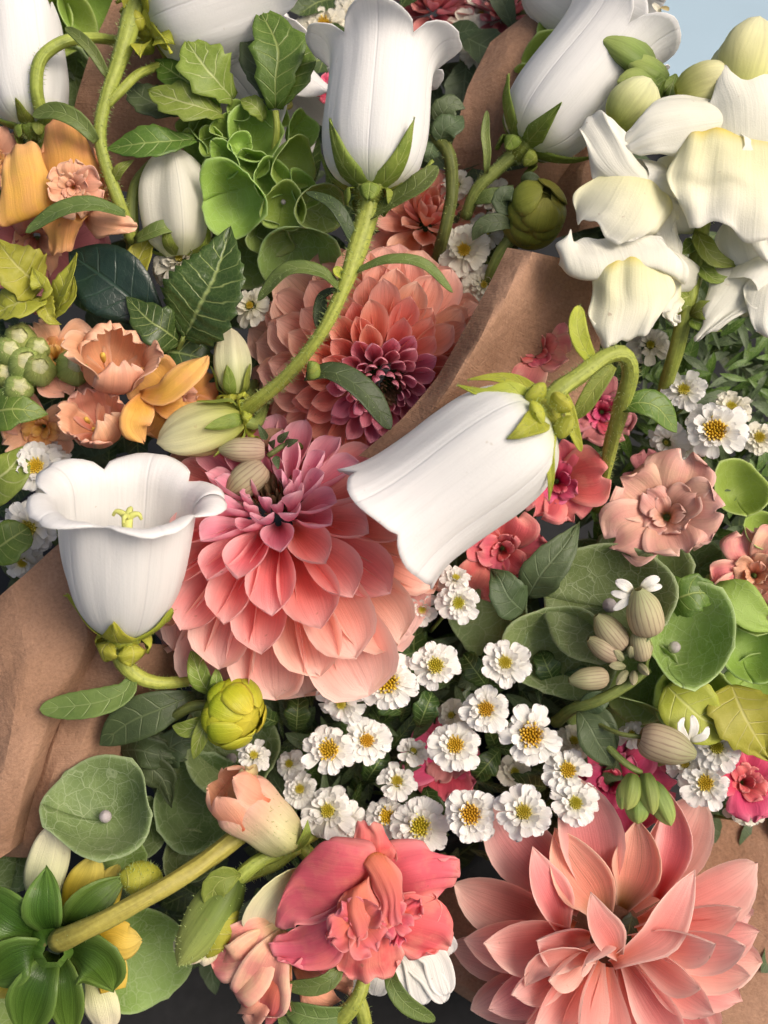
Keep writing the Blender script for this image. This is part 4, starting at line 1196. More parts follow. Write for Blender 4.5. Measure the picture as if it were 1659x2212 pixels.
LAB = {
 'mid': ['feverfew flower just below the mouth of the lying bellflower', 'feverfew flower tucked behind the coral dahlia petal tip', 'nodding feverfew flower touching the lying bellflower lip',
  'large gold centred feverfew flower touching the coral dahlia rim', 'feverfew flower with few broad rays beside the large gold centred one', 'lone feverfew flower between the coral dahlia and the green shells',
  'feverfew flower hanging face down under the coral dahlia', 'gold centred feverfew flower above the torn peach bud', 'feverfew flower pressed against the gold centred one above the peach bud',
  'small feverfew flower turned sideways in the middle of the cluster', 'feverfew flower over the deep red pink petals', 'feverfew flower midway between the lone one and the red pink petals',
  'large feverfew flower with the widest gold centre beside the campion leaf', 'ragged feverfew flower with few rays in the gap of the cluster', 'small feverfew flower beside the torn peach bud tube',
  'full feverfew flower above the coral snapdragon', 'nodding feverfew flower touching the coral snapdragon top', 'small orange centred feverfew flower behind the coral snapdragon rim',
  'feverfew flower with green yellow centre overlapping the coral snapdragon', 'feverfew flower between the coral snapdragon and the rose dahlia', 'full feverfew flower with hidden centre above the rose dahlia',
  'feverfew flower beside the deep pink snapdragon petals', 'feverfew flower touching the tall rose dahlia petal', 'cream feverfew flower deep in shade under the widest one',
  'cream feverfew flower peeping out behind the middle of the cluster', 'cream feverfew flower behind the campion leaf', 'feverfew flower behind the torn tip of the peach bud', 'small feverfew flower in shade behind the peach bud'],
 'right': ['feverfew flower leaning back below the cream snapdragon stem', 'largest feverfew flower with gold centre above the dusky pink snapdragon', 'cream feverfew flower behind the largest one near the snapdragon stem',
  'cream feverfew flower at the picture edge beside the largest one', 'shaded cream feverfew flower under the cream snapdragon lip', 'feverfew flower seen from behind below the bellflower stalk leaf', 'drooping feverfew flower between the largest one and the dusky snapdragon'],
 'top': ['cream feverfew flower beside the salmon dahlia and olive bud', 'cream feverfew flower under the olive bud', 'cream feverfew flower against the kraft strip edge', 'cream feverfew flower behind the olive bud leaves', 'cream feverfew flower behind the hooked dark stalk', 'cream feverfew flower squeezed between salmon dahlia and kraft strip'],
 'left': ['feverfew flower behind the rolled rim of the upright bellflower', 'feverfew flower with long rays under the small lobed leaf', 'drooping feverfew flower above the folded kraft paper', 'feverfew flower touching the upright bellflower rim from behind', 'small shaded feverfew flower beside the upright bellflower tube'],
 'leafy': ['feverfew flower on its side between the toothed leaf and closed white bud', 'feverfew flower half under the closed white bellflower bud', 'feverfew flower between the toothed leaf tip and the salmon dahlia', 'small feverfew flower behind the dark glossy leaf'],
 'low': ['feverfew flower against the lime toothed leaf', 'gold centred feverfew flower above the rose dahlia tips', 'cream feverfew flower under the hot pink petals', 'feverfew flower beside the hot pink petals at the edge', 'feverfew flower under the lying papery capsule', 'feverfew flower peeping over the lying papery capsule stalk', 'small feverfew flower between two lime leaves', 'small feverfew flower behind the lime toothed leaf'],
}
cnt = {}
for i, (x, y, r, z, t, g, dc, cl, dsz) in enumerate(DL):
    k = cnt.get(g, 0); cnt[g] = k + 1
    lab = LAB[g][k] if g in LAB else GL[g][0]
    daisy(x, y, r, z, t, ('small white ' + lab if lab.startswith('feverfew') else 'white ' + lab) if g in LAB else lab, GL[g][1], dc, cl, seed=i, ds=dsz, droop=.12 if i % 3 else .25, inner=1.15 if dsz < .8 else 1.0)

# ------------------------------------------------------------------ snapdragons
def snap(root, x, y, R, z, mats, seed=0, n=5, tilt=(0, 0), inner=4, ruf=.12, open_=1.02, wk=1.3, rot0=None):
    """Loose ruffled floret facing the camera: outer lobes, then upright inner ones."""
    c = S(x, y, z); R = R * dz(z)
    r_ = random.Random(seed)
    tocam = (V((0, 0, DIST)) - c).normalized()
    ax = (tocam + V((tilt[0], tilt[1], 0))).normalized()
    rot = frame(ax, V((.1, 1, .2)))
    a0 = r_.uniform(0, 6.28) if rot0 is None else rot0
    for ring, (m, th, l, w, mt) in enumerate(((n, open_, 1.0, .95, mats[0]), (inner, .62, .66, .72, mats[1]), (max(0, inner - 1), .3, .5, .5, mats[1]))):
        for i in range(m):
            az = a0 + 2 * math.pi * (i + ring * .4) / m + r_.uniform(-.25, .25)
            t = th * r_.uniform(.85, 1.15); L = R * l * r_.uniform(.85, 1.12)
            rad = rot @ V((math.cos(az), 0, math.sin(az)))
            b0 = c - ax * R * .35 + rad * R * .06
            p1 = b0 + (ax * math.cos(t * .55) + rad * math.sin(t * .55)) * L * .42
            p2 = p1 + (ax * math.cos(t) + rad * math.sin(t)) * L * .38
            t3 = t + r_.uniform(.1, .8)
            p3 = p2 + (ax * math.cos(t3) + rad * math.sin(t3)) * L * .32
            blade('petal', root, [b0, p1, p2, p3], L * w * wk * r_.uniform(.85, 1.1), ax * .6 - rad, M[mt], n1=ax, prof='fan', cup=(.9, r_.uniform(-.1, .4)), ruf=ruf, rf=r_.uniform(2.4, 3.6), seed=seed * 17 + ring * 5 + i, nu=14, nv=12, thick=1.2)

def bud(root, base, axis, L, r, mat='gbud', seed=0, name='bud', ribs=0, rib=0.0, tip=.02, hair=0, ell=.9, sepals=0, smat='sepal'):
    o = lathe(name, root, base, axis, L, [(0, r * .45), (.15, r * .8), (.45, r), (.75, r * .8), (.92, r * .4), (.985, r * tip), (1, .1)], M[mat], ribs=ribs, rib=rib, wob=.05, seed=seed, ns=24, ell=ell, hair=hair, hair_mat=M['hair'])
    rot = frame(axis, V((0, 0, 1)))
    for k in range(sepals):
        a = 2 * math.pi * k / sepals + .4 + seed
        rad = rot @ V((math.cos(a), 0, math.sin(a))); ax = rot @ V((0, 1, 0))
        p = V(base)
        blade('sepal', root, [p + rad * r * .3, p + rad * r * .95 + ax * L * .18, p + rad * r * 1.05 + ax * L * .42, p + rad * r * .95 + ax * L * .6], r * 1.0, -rad, M[smat], prof='ovate', cup=.5, seed=k, thick=2)
    return o

# the cream spike
w = thing('snapdragon', 'cream white snapdragon spike with yellow throats and pale green buds', 'flower', S(1460, 770, 10))
stem(w, [(1545, 330, 40), (1520, 470, 55), (1505, 560, 60), (1485, 660, 50), (1458, 765, 10), (1430, 860, -80)], [15, 16, 16, 17, 15], 'fstem', hair=200)
for k, (mt, rows) in enumerate((
    ('snapw', [[(1545, 228, 140), (1548, 262, 170), (1535, 292, 165)], [(1470, 216, 160), (1470, 268, 225), (1492, 326, 195)], [(1402, 230, 150), (1405, 285, 218), (1430, 340, 175)], [(1362, 280, 135), (1364, 310, 165), (1386, 344, 140)]]),
    ('snapw', [[(1548, 282, 175), (1590, 290, 190), (1650, 305, 180), (1740, 330, 150)], [(1532, 240, 165), (1590, 222, 205), (1650, 222, 205), (1740, 240, 160)], [(1512, 214, 110), (1565, 166, 125), (1640, 158, 130), (1740, 165, 110)]]),
    ('snapwy', [[(1490, 322, 140), (1505, 306, 190), (1528, 306, 190), (1555, 300, 196), (1600, 312, 165), (1690, 335, 140)], [(1462, 370, 185), (1498, 368, 240), (1532, 378, 226), (1568, 368, 240), (1622, 388, 205), (1700, 400, 165)],
                [(1452, 405, 185), (1495, 402, 222), (1535, 408, 205), (1575, 400, 222), (1635, 420, 212), (1700, 440, 165)], [(1448, 455, 180), (1498, 440, 238), (1538, 432, 214), (1585, 440, 232), (1645, 462, 215), (1700, 480, 160)], [(1468, 502, 150), (1492, 500, 200), (1526, 474, 205), (1562, 478, 205), (1612, 506, 180), (1690, 505, 145)]]),
    ('snapw', [[(1392, 424, 130), (1412, 416, 145), (1432, 416, 140), (1448, 428, 115)], [(1312, 388, 165), (1342, 376, 205), (1372, 370, 200), (1384, 364, 170)], [(1274, 366, 160), (1300, 335, 200), (1336, 320, 200), (1364, 334, 165)], [(1255, 332, 125), (1270, 290, 140), (1308, 271, 150), (1342, 286, 145)]]),
    ('snapwy', [[(1298, 392, 150), (1340, 386, 170), (1392, 402, 160), (1428, 432, 125)], [(1262, 420, 160), (1320, 428, 220), (1380, 445, 220), (1428, 466, 160)], [(1236, 452, 150), (1300, 465, 210), (1366, 492, 222), (1412, 502, 170)], [(1230, 506, 125), (1272, 478, 160), (1326, 518, 182), (1378, 532, 145)]]),
    ('snapw', [[(1225, 566, 150), (1246, 588, 172), (1288, 594, 190), (1336, 580, 190), (1396, 574, 195), (1456, 602, 140)], [(1206, 530, 150), (1240, 546, 192), (1276, 552, 212), (1332, 548, 205), (1396, 546, 200), (1458, 550, 140)], [(1190, 506, 130), (1232, 496, 150), (1256, 525, 150), (1322, 522, 140), (1390, 518, 140), (1450, 520, 110)]]),
    ('snapw', [[(1395, 562, 140), (1430, 548, 160), (1458, 562, 140), (1474, 585, 105)], [(1378, 526, 110), (1408, 482, 122), (1440, 468, 112), (1464, 508, 90)]]),
    ('snapwy', [[(1298, 575, 150), (1325, 582, 188), (1345, 572, 178), (1375, 575, 192), (1432, 590, 130)], [(1290, 610, 165), (1318, 620, 222), (1345, 625, 205), (1375, 618, 220), (1442, 620, 150)], [(1284, 660, 165), (1315, 662, 205), (1350, 662, 200), (1390, 655, 200), (1444, 650, 150)],
                [(1268, 712, 150), (1305, 708, 186), (1345, 700, 180), (1390, 690, 186), (1434, 680, 140)], [(1272, 744, 125), (1312, 747, 150), (1346, 722, 168), (1386, 718, 150), (1416, 690, 130)]]),
    ('snapw', [[(1560, 585, 40), (1620, 585, 60), (1720, 590, 40)], [(1530, 640, 95), (1590, 635, 125), (1720, 640, 100)], [(1512, 690, 90), (1560, 682, 125), (1610, 676, 120)], [(1488, 732, 70), (1520, 722, 85), (1556, 704, 80)]]),
    ('snapw', [[(1650, 590, 70), (1690, 590, 80), (1730, 600, 70)], [(1610, 640, 110), (1660, 640, 150), (1730, 645, 130)], [(1600, 676, 115), (1650, 690, 150), (1730, 690, 130)], [(1612, 700, 100), (1655, 722, 120), (1730, 715, 110)]]),
    ('snapw', [[(1575, 490, 50), (1600, 470, 70), (1650, 480, 70)], [(1560, 530, 80), (1610, 520, 110), (1690, 520, 100)], [(1572, 560, 80), (1630, 560, 115), (1700, 560, 100)], [(1600, 600, 60), (1650, 590, 80), (1720, 590, 70)]]),
    ('snapw', [[(1640, 330, 120), (1690, 330, 130), (1740, 330, 120)], [(1600, 440, 150), (1650, 440, 190), (1740, 440, 170)], [(1596, 500, 140), (1640, 510, 170), (1740, 510, 150)], [(1610, 540, 110), (1650, 548, 130), (1740, 540, 120)]]))):
    n_ = sum(len(r) for r in rows); mx = sum(q[0] for r in rows for q in r) / n_; my = sum(q[1] for r in rows for q in r) / n_
    rows = [[(mx + (q[0] - mx) * 1.2, my + (q[1] - my) * 1.2, q[2]) for q in r] for r in rows]
    rows = [[(q[0] * .9 + mx * .1, q[1] * .9 + my * .1, q[2] - 55) for q in rows[0]]] + rows
    patch(w, rows, mt, seed=k, ruf=4.2, nu=28, nv=34, skip0=1)
for (x0, y0, z0, x1, y1, z1, r) in ((1610, 440, 20, 1535, 330, 150, 84), (1490, 475, 30, 1360, 400, 135, 66), (1495, 600, 30, 1360, 575, 135, 60), (1680, 560, 20, 1600, 640, 90, 60), (1650, 450, 20, 1640, 330, 120, 80)):
    p0, p1 = S(x0, y0, z0), S(x1, y1, z1)
    lathe('tube', w, p0, p1 - p0, (p1 - p0).length, [(0, r * .5), (.3, r * .8), (.7, r), (1, r * .75)], M['snapw'], ribs=5, rib=.06, wob=.05, seed=int(x0))
for k, rows in enumerate((
    [[(1470, 330, 150), (1500, 300, 140), (1530, 290, 140)], [(1420, 345, 120), (1450, 380, 120), (1490, 400, 120)], [(1400, 400, 110), (1440, 430, 110), (1480, 450, 110)]],
    [[(1420, 400, 110), (1450, 420, 120), (1480, 440, 120)], [(1400, 450, 130), (1430, 470, 150), (1462, 480, 140)], [(1385, 500, 120), (1420, 510, 130), (1455, 505, 120)]],
    [[(1445, 560, 120), (1470, 590, 110), (1470, 640, 100)], [(1415, 590, 150), (1430, 630, 155), (1440, 680, 130)], [(1400, 620, 150), (1415, 660, 150), (1425, 700, 125)]],
    [[(1440, 640, 110), (1465, 640, 110), (1480, 650, 100)], [(1430, 680, 125), (1450, 685, 130), (1465, 680, 120)], [(1440, 700, 110), (1455, 705, 115), (1470, 690, 110)]])):
    patch(w, rows, 'snapw', seed=k + 90, ruf=2.5)
for x, y, z, ax, L, r, mt in ((1590, 230, 110, (.2, .95, .2), 175, 74, 'snapbud'), (1650, 215, 80, (.3, .9, .2), 165, 76, 'snapbud'), (1565, 205, 90, (.1, .95, .2), 100, 50, 'snapbud'), (1462, 205, 120, (.9, .25, .2), 120, 47, 'snapbud'), (1330, 275, 90, (.55, .75, .2), 115, 56, 'snapbud'),
                              (1440, 175, 60, (-.93, .35, .2), 100, 28, 'gbud'), (1420, 190, 70, (-.98, .02, .3), 95, 30, 'gbud'), (1410, 150, 50, (-.9, .4, .2), 130, 36, 'gbud')):
    bud(w, S(x, y, z), V(ax), L, r, mt, seed=int(x), ribs=3, rib=.17, tip=.2, ell=.8)
for pts, wd in (([(1460, 160, 60), (1450, 190, 75), (1440, 215, 70), (1430, 140, 50)], 40), ([(1500, 520, 70), (1478, 540, 90), (1462, 535, 90)], 34), ([(1505, 500, 70), (1520, 530, 100), (1545, 560, 100), (1600, 575, 80)], 46), ([(1490, 640, 70), (1470, 650, 95), (1450, 690, 90)], 44),
                ([(1490, 680, 60), (1520, 670, 90), (1560, 680, 90), (1590, 650, 70)], 44), ([(1490, 690, 60), (1520, 700, 90), (1560, 715, 80)], 40), ([(1500, 560, 60), (1540, 600, 90), (1580, 600, 90)], 38), ([(1495, 600, 60), (1470, 610, 80), (1450, 600, 80)], 34)):
    leaf(w, pts, wd, 'leafm', name='sepal', prof='ovate', cup=.5)
leaf(w, [(1430, 210, 80), (1412, 190, 90), (1405, 165, 85), (1402, 138, 70)], 62, 'leaf')

# the coral floret in front
s = thing('snapdragon', 'coral pink ruffled snapdragon with orange yellow throat beside white feverfew', 'flower', S(640, 1820, 0))
for k, (mt, rows) in enumerate((
    ('snapc', [[(785, 1838, 150), (775, 1870, 170), (745, 1920, 175), (722, 1958, 165)], [(745, 1818, 140), (725, 1860, 190), (700, 1910, 190), (680, 1985, 160)], [(695, 1808, 110), (680, 1848, 145), (650, 1900, 145), (640, 1990, 140)], [(672, 1850, 85), (640, 1902, 90), (612, 1960, 95), (602, 2015, 95)]]),
    ('snapc', [[(725, 1960, 150), (732, 2000, 160), (736, 2040, 140)], [(685, 1985, 155), (690, 2030, 180), (700, 2082, 130)], [(640, 2005, 125), (645, 2050, 145), (655, 2088, 105)], [(600, 2012, 90), (606, 2045, 95), (622, 2070, 80)]]),
    ('snapc', [[(770, 1842, 130), (805, 1850, 150), (850, 1836, 135)], [(755, 1818, 125), (802, 1815, 165), (855, 1822, 130)], [(752, 1800, 95), (798, 1779, 105), (845, 1795, 95)]]),
    ('snapc', [[(828, 1862, 125), (850, 1895, 135), (880, 1935, 120)], [(862, 1835, 120), (890, 1880, 155), (920, 1938, 125)], [(915, 1822, 90), (935, 1875, 112), (945, 1935, 100)], [(966, 1834, 45), (974, 1880, 55), (966, 1928, 55)]]),
    ('snapc', [[(845, 1945, 130), (848, 1990, 150), (855, 2025, 130)], [(890, 1936, 130), (900, 1985, 160), (880, 2055, 130)], [(945, 1945, 95), (955, 1992, 112), (905, 2070, 100)], [(970, 1980, 55), (966, 2014, 65), (935, 2056, 65)]]),
    ('snapc', [[(740, 2030, 140), (790, 2030, 160), (848, 2005, 135)], [(728, 2065, 130), (790, 2070, 158), (862, 2055, 130)], [(720, 2094, 90), (795, 2100, 105), (874, 2094, 90)]]),
    ('snapcy', [[(778, 1868, 150), (805, 1845, 160), (838, 1852, 150)], [(800, 1900, 175), (830, 1890, 200), (862, 1890, 170)], [(815, 1940, 175), (845, 1940, 205), (882, 1935, 170)], [(822, 1990, 160), (850, 1994, 180), (886, 1988, 150)]]),
    ('snapcy', [[(742, 1935, 170), (768, 1915, 185), (798, 1895, 170)], [(722, 1968, 175), (765, 1960, 216), (815, 1940, 180)], [(728, 2005, 175), (775, 2000, 210), (830, 1975, 175)], [(740, 2048, 155), (775, 2034, 185), (822, 2012, 155)]]),
    ('snapc', [[(850, 1955, 150), (870, 1965, 170), (880, 1990, 150)], [(880, 1945, 150), (898, 1955, 172), (905, 1980, 150)], [(900, 1928, 135), (912, 1940, 145), (915, 1965, 135)]]),
    ('hot', [[(830, 1985, 150), (850, 1990, 165), (860, 1985, 150)], [(832, 2010, 160), (852, 2012, 182), (872, 2005, 160)], [(835, 2030, 145), (855, 2032, 160), (880, 2020, 145)]]),
    ('snapc', [[(715, 1975, 150), (725, 1985, 165), (740, 1990, 150)], [(708, 1995, 160), (725, 2010, 178), (745, 2010, 160)], [(702, 2010, 140), (722, 2035, 150), (748, 2040, 140)]]))):
    n_ = sum(len(r) for r in rows); mx = sum(q[0] for r in rows for q in r) / n_; my = sum(q[1] for r in rows for q in r) / n_
    ex = 1.24 if k < 6 else 1.0
    rows = [[(mx + (q[0] - mx) * ex, my + (q[1] - my) * ex, q[2]) for q in r] for r in rows]
    if k < 6:
        cx_, cy_ = 795, 1950
        rows = [[(cx_ + (q[0] - cx_) * .12, cy_ + (q[1] - cy_) * .12, 70) for q in rows[0]], [(cx_ + (q[0] - cx_) * .6, cy_ + (q[1] - cy_) * .6, 105) for q in rows[0]]] + rows
    elif k < 8:
        rows = [[(q[0], q[1] + 6, 95) for q in rows[0]]] + rows
    patch(s, rows, mt, seed=k + 60, ruf=5.0, nu=26, nv=30, skip0=2 if k < 6 else 1, relief=.6)
snap(s, 772, 1990, 62, 190, ('snapcy', 'snapc'), 5, 4, (0, -.1), inner=3, ruf=.2)
snap(s, 848, 1985, 46, 180, ('snapc', 'snapcy'), 8, 3, (.2, 0), inner=2, ruf=.2)
stem(s, [(760, 1990, 40), (700, 1900, -40), (640, 1820, -60), (540, 1800, -120)], [22, 18, 16], 'fstem')

# sibling florets, buds and stalks of that spike
s = thing('snapdragon', 'pink and cream snapdragon floret hanging under the coral one', 'flower', S(580, 1880, -20))
for pts, wd, mt, n, kw in (
    ([(660, 1880, 20), (620, 1920, 80), (585, 1960, 90), (560, 2010, 60)], 130, 'tubew', (-.3, .2, -1), dict(cup=(-1.0, -.6), ruf=.03, prof='round')),
    ([(600, 1990, 50), (560, 2010, 95), (510, 2050, 95), (450, 2060, 60)], 120, 'snappk', (0, .3, 1), dict(cup=(.5, .1), ruf=.2)),
    ([(610, 2000, 60), (560, 2050, 110), (530, 2090, 110), (490, 2110, 70)], 140, 'snappk', (0, .3, 1), dict(cup=(.5, .1), ruf=.2)),
    ([(620, 2010, 60), (590, 2060, 120), (570, 2110, 120), (560, 2170, 80)], 130, 'snappk', (0, .2, 1), dict(cup=(.5, .1), ruf=.2)),
    ([(620, 2060, 60), (600, 2110, 110), (580, 2150, 110), (570, 2200, 80)], 110, 'snapcy', (0, .2, 1), dict(cup=(.5, .1), ruf=.2)),
    ([(640, 2080, 40), (680, 2120, 80), (700, 2140, 80), (730, 2150, 50)], 120, 'snapp', (0, .2, 1), dict(cup=(.5, .1), ruf=.2)),
    ([(600, 2100, 50), (560, 2150, 90), (540, 2170, 90), (520, 2180, 60)], 90, 'snapp', (0, .2, 1), dict(cup=(.5, .1), ruf=.2)),
    ([(640, 2030, 40), (700, 2060, 80), (720, 2070, 80), (760, 2060, 60)], 80, 'snapc', (0, .2, 1), dict(cup=(.4, -.2), ruf=.1))):
    petal(s, pts, wd, mt, n=n, seed=int(pts[3][0] + pts[3][1] * 3), nu=16, nv=12, **kw)
s = thing('snapdragon_bud', 'peach and cream snapdragon tube with a torn tip beside the feverfew', 'flower bud', S(640, 1830, 20))
o = lathe('tube', s, S(628, 1822, 40), V((-.56, .68, .46)), 190, [(0, 26), (.12, 46), (.3, 54), (.55, 55), (.75, 60), (.9, 60), (1.0, 50)], M['tube'], ribs=5, rib=.05, wob=.04, hair=500, hair_mat=M['hair'], ns=40, nr=20)
for k in range(4):
    a = k * 1.57 + .5
    rot = frame(V((-.56, .68, .46)), V((0, 0, 1)))
    c0 = S(628, 1822, 40) + rot @ V((math.cos(a) * 49, 182, math.sin(a) * 49))
    rad = rot @ V((math.cos(a), 0, math.sin(a)))
    blade('petal', s, [c0 - rot @ V((0, 40, 0)) + rad * 10, c0 + rot @ V((0, 8, 0)) + rad * 8, c0 + rot @ V((0, 34, 0)) + rad * 2, c0 + rot @ V((0, 50, 0)) - rad * 14], 96, -rad, M['snapp'], prof='round', cup=.8, ruf=.05, seed=k)
blade('petal', s, P3([(540, 1680, 130), (535, 1670, 140), (530, 1660, 138)]), 50, V((0, 0, 1)), M['dry'], prof='fan', ruf=.3, seed=3)
blade('sepal', s, P3([(640, 1840, 60), (660, 1800, 90), (665, 1770, 80)]), 40, V((1, 0, 1)), M['sepal'], prof='ovate')
stem(s, [(640, 1830, 30), (590, 1870, 20), (540, 1890, 10), (500, 1910, 30)], [16, 13, 12], 'fstem', hair=160)
s = thing('snapdragon_bud', 'green pointed snapdragon buds with pale tips on a hairy stalk', 'flower bud', S(520, 1890, 40))
bud(s, S(510, 1895, 60), V((-.55, -.80, .25)), 205, 46, 'gbud', 3, ribs=4, rib=.08, hair=220)
bud(s, S(500, 1935, 70), V((-.35, -.9, .2)), 130, 34, 'sepal_lime', 5, hair=60)
bud(s, S(430, 2010, 75), V((-.4, -.85, .3)), 70, 34, 'tubew', 6, ribs=4, rib=.1)
bud(s, S(455, 2010, 60), V((-.15, -.95, .3)), 70, 26, 'tubew', 7, ribs=4, rib=.1)
leaf(s, [(520, 1890, 80), (480, 1900, 100), (460, 1930, 100), (475, 1990, 85)], 60, 'sepal', prof='ovate', cup=.5)
stem(s, [(510, 1900, 60), (560, 1860, 50), (620, 1835, 20), (700, 1790, -60)], [18, 14, 13], 'fstem', hair=200)

# small florets elsewhere
SN = [
 ('pale pink ruffled snapdragon below the orange one', 80, 520, 130, -130, ('rose', 'snapp'), 5, 5, (0, -.3)),
 ('coral and cream snapdragon showing above the lying bellflower', 1160, 755, 92, 10, ('snappk', 'snapc'), 7, 4, (-.1, .3)),
 ('deep coral snapdragon beside the lying bellflower mouth', 1205, 1040, 105, -60, ('snapc', 'hot'), 9, 5, (.1, 0)),
 ('red pink snapdragon under the lying bellflower', 1085, 1190, 95, -90, ('snapc', 'snapc'), 11, 5, (0, -.2)),
 ('dusky pink snapdragon with a yellow lip above the large green shells', 1440, 1110, 125, -20, ('snaph', 'snaph'), 13, 5, (0, .2)),
 ('peach pink snapdragon with a dark pink margin at the edge of the shells', 1632, 1240, 104, -40, ('snappk', 'snapp'), 15, 5, (.1, .1)),
 ('hot pink snapdragon petals beside the low feverfew', 1610, 1690, 80, -60, ('hot', 'snapc'), 17, 4, (.3, 0)),
 ('deep pink snapdragon petals behind the green buds over the rose dahlia', 1320, 1690, 120, -130, ('hot', 'hot'), 19, 5, (0, 0)),
 ('red pink petals deep between the feverfew flowers', 960, 1640, 90, -190, ('hot', 'rose'), 21, 5, (0, 0)),
 ('peach orange snapdragon floret beside the fuzzy green buds', 120, 770, 90, -60, ('snapp', 'snapo'), 23, 4, (0, .3)),
 ('dull orange snapdragon petals under the open peach tubes', 380, 860, 100, -60, ('snapo', 'snapp'), 25, 4, (.2, -.2)),
 ('faded peach snapdragon petals beside the lobed leaf at the edge', 90, 925, 80, -90, ('snapp', 'snapo'), 27, 4, (-.2, -.2)),
 ('pale mauve snapdragon petal behind the dusky pink one', 1400, 1030, 60, -70, ('rose', 'rose'), 29, 3, (0, .5)),
 ('rose snapdragon petals below the lying bellflower stalk', 1300, 890, 80, -120, ('rose', 'hot'), 31, 5, (0, 0)),
 ('bright pink petal scrap glimpsed behind the tall bellflower tube', 716, 190, 36, -150, ('hot', 'hot'), 35, 3, (0, 0)),
 ('small peach petals at the very edge behind the orange snapdragon', -20, 345, 70, -90, ('snapp', 'snapo'), 33, 4, (0, 0)),
]
for lab, x, y, R, z, mt, sd, n, t in SN:
    s = thing('snapdragon', lab, 'flower', S(x, y, z - 60))
    snap(s, x, y, R, z, mt, sd, n, t, ruf=.14)
    stem(s, [(x, y, z - 40), (x + 5, y + 30, z - 140), (x + 20, y + 80, z - 260)], [12, 11], 'gstem')
# open orange petals over the two tubes on the left
s = thing('snapdragon', 'golden orange snapdragon petals curling between two open peach tubes', 'flower', S(330, 860, -20))
for pts, wd, n in (([(300, 850, 20), (350, 850, 70), (400, 810, 80), (448, 770, 50)], 64, (0, .3, 1)), ([(310, 850, 20), (300, 890, 75), (290, 920, 80), (310, 955, 50)], 66, (.2, .2, 1)), ([(330, 870, 10), (370, 880, 40), (400, 885, 40), (430, 870, 20)], 60, (0, .4, 1))):
    petal(s, pts, wd, 'snapo', n=n, prof='round', cup=(.5, -.5), ruf=.08, seed=int(pts[3][0]))
def open_tube(x, y, z, ax, L, r, lab, seed):
    t = thing('snapdragon', lab, 'flower', S(x, y, z))
    rot = frame(V(ax), V((0, 0, 1)))
    r_ = random.Random(seed)
    axv = rot @ V((0, 1, 0))
    for k in range(5):
        a = k * 1.256 + seed + r_.uniform(-.2, .2)
        rad = rot @ V((math.cos(a), 0, math.sin(a)))
        c0 = S(x, y, z) + rad * r * .15
        f = r_.uniform(.8, 1.15); i_ = r_.uniform(-.45, .5)
        blade('petal', t, [c0, c0 + axv * L * .3 + rad * r * .75, c0 + axv * L * .8 * f + rad * r * .9, c0 + axv * (L * 1.1 * f) + rad * r * (.95 - i_), c0 + axv * (L * 1.15 * f) + rad * r * (.8 - i_ * 1.6)],
              r * 1.75, -rad, M['snapp'], prof=[(0, .3), (.2, .8), (.5, 1), (.8, .95), (.95, .75), (1, .5)], cup=(.9, .55), ruf=.10, rf=4, seed=seed + k, nu=16, nv=10, thick=2)
    for k in range(3):
        a = k * 1.2 + .3
        c0 = S(x, y, z) + rot @ V((math.cos(a) * r * .3, L * .55, math.sin(a) * r * .3))
        lathe('anther', t, c0, rot @ V((math.cos(a) * .4 + .3, 1, math.sin(a) * .4)), r * .55, [(0, r * .05), (.4, r * .09), (.9, r * .08), (1, .5)], M['anther'])
open_tube(240, 820, -40, (.30, .42, .82), 110, 66, 'open peach snapdragon tube showing yellow anthers beside the dark leaf', 2)
open_tube(215, 935, -50, (.15, .35, .88), 90, 56, 'open peach snapdragon tube just above the upright bellflower rim', 4)
# fuzzy green buds
FB = [(45, 735, 34), (60, 790, 40), (85, 800, 34), (160, 795, 38), (20, 760, 32), (40, 840, 30), (10, 810, 30), (80, 755, 26)]
for k, (x, y, r) in enumerate(FB):
    t = thing('snapdragon_bud', 'round fuzzy green bud with a yellow star tip beside the peach snapdragon tubes', 'flower bud', S(x, y + 30, -60), 'fuzzy green buds')
    dirv = V((.25 + .05 * k, .1, .9))
    c0 = S(x, y, -30 + (k % 3) * 15)
    lathe('bud', t, c0 - dirv * r * .8, dirv, r * 1.9, [(0, r * .5), (.3, r), (.6, r), (.85, r * .75), (1, r * .5)], M['gbud'], ribs=5, rib=.05, seed=k, hair=120, hl=6, hair_mat=M['hair'])
    lathe('tip', t, c0 + dirv * r * .8, dirv, r * .45, [(0, r * .62), (.4, r * .55), (1, .5)], M['snapbud'], ribs=5, rib=.16, ns=25)
    stem(t, [(x, y, -60), (x - 10, y + 40, -110), (x - 20, y + 90, -200)], [10, 10], 'gstem')

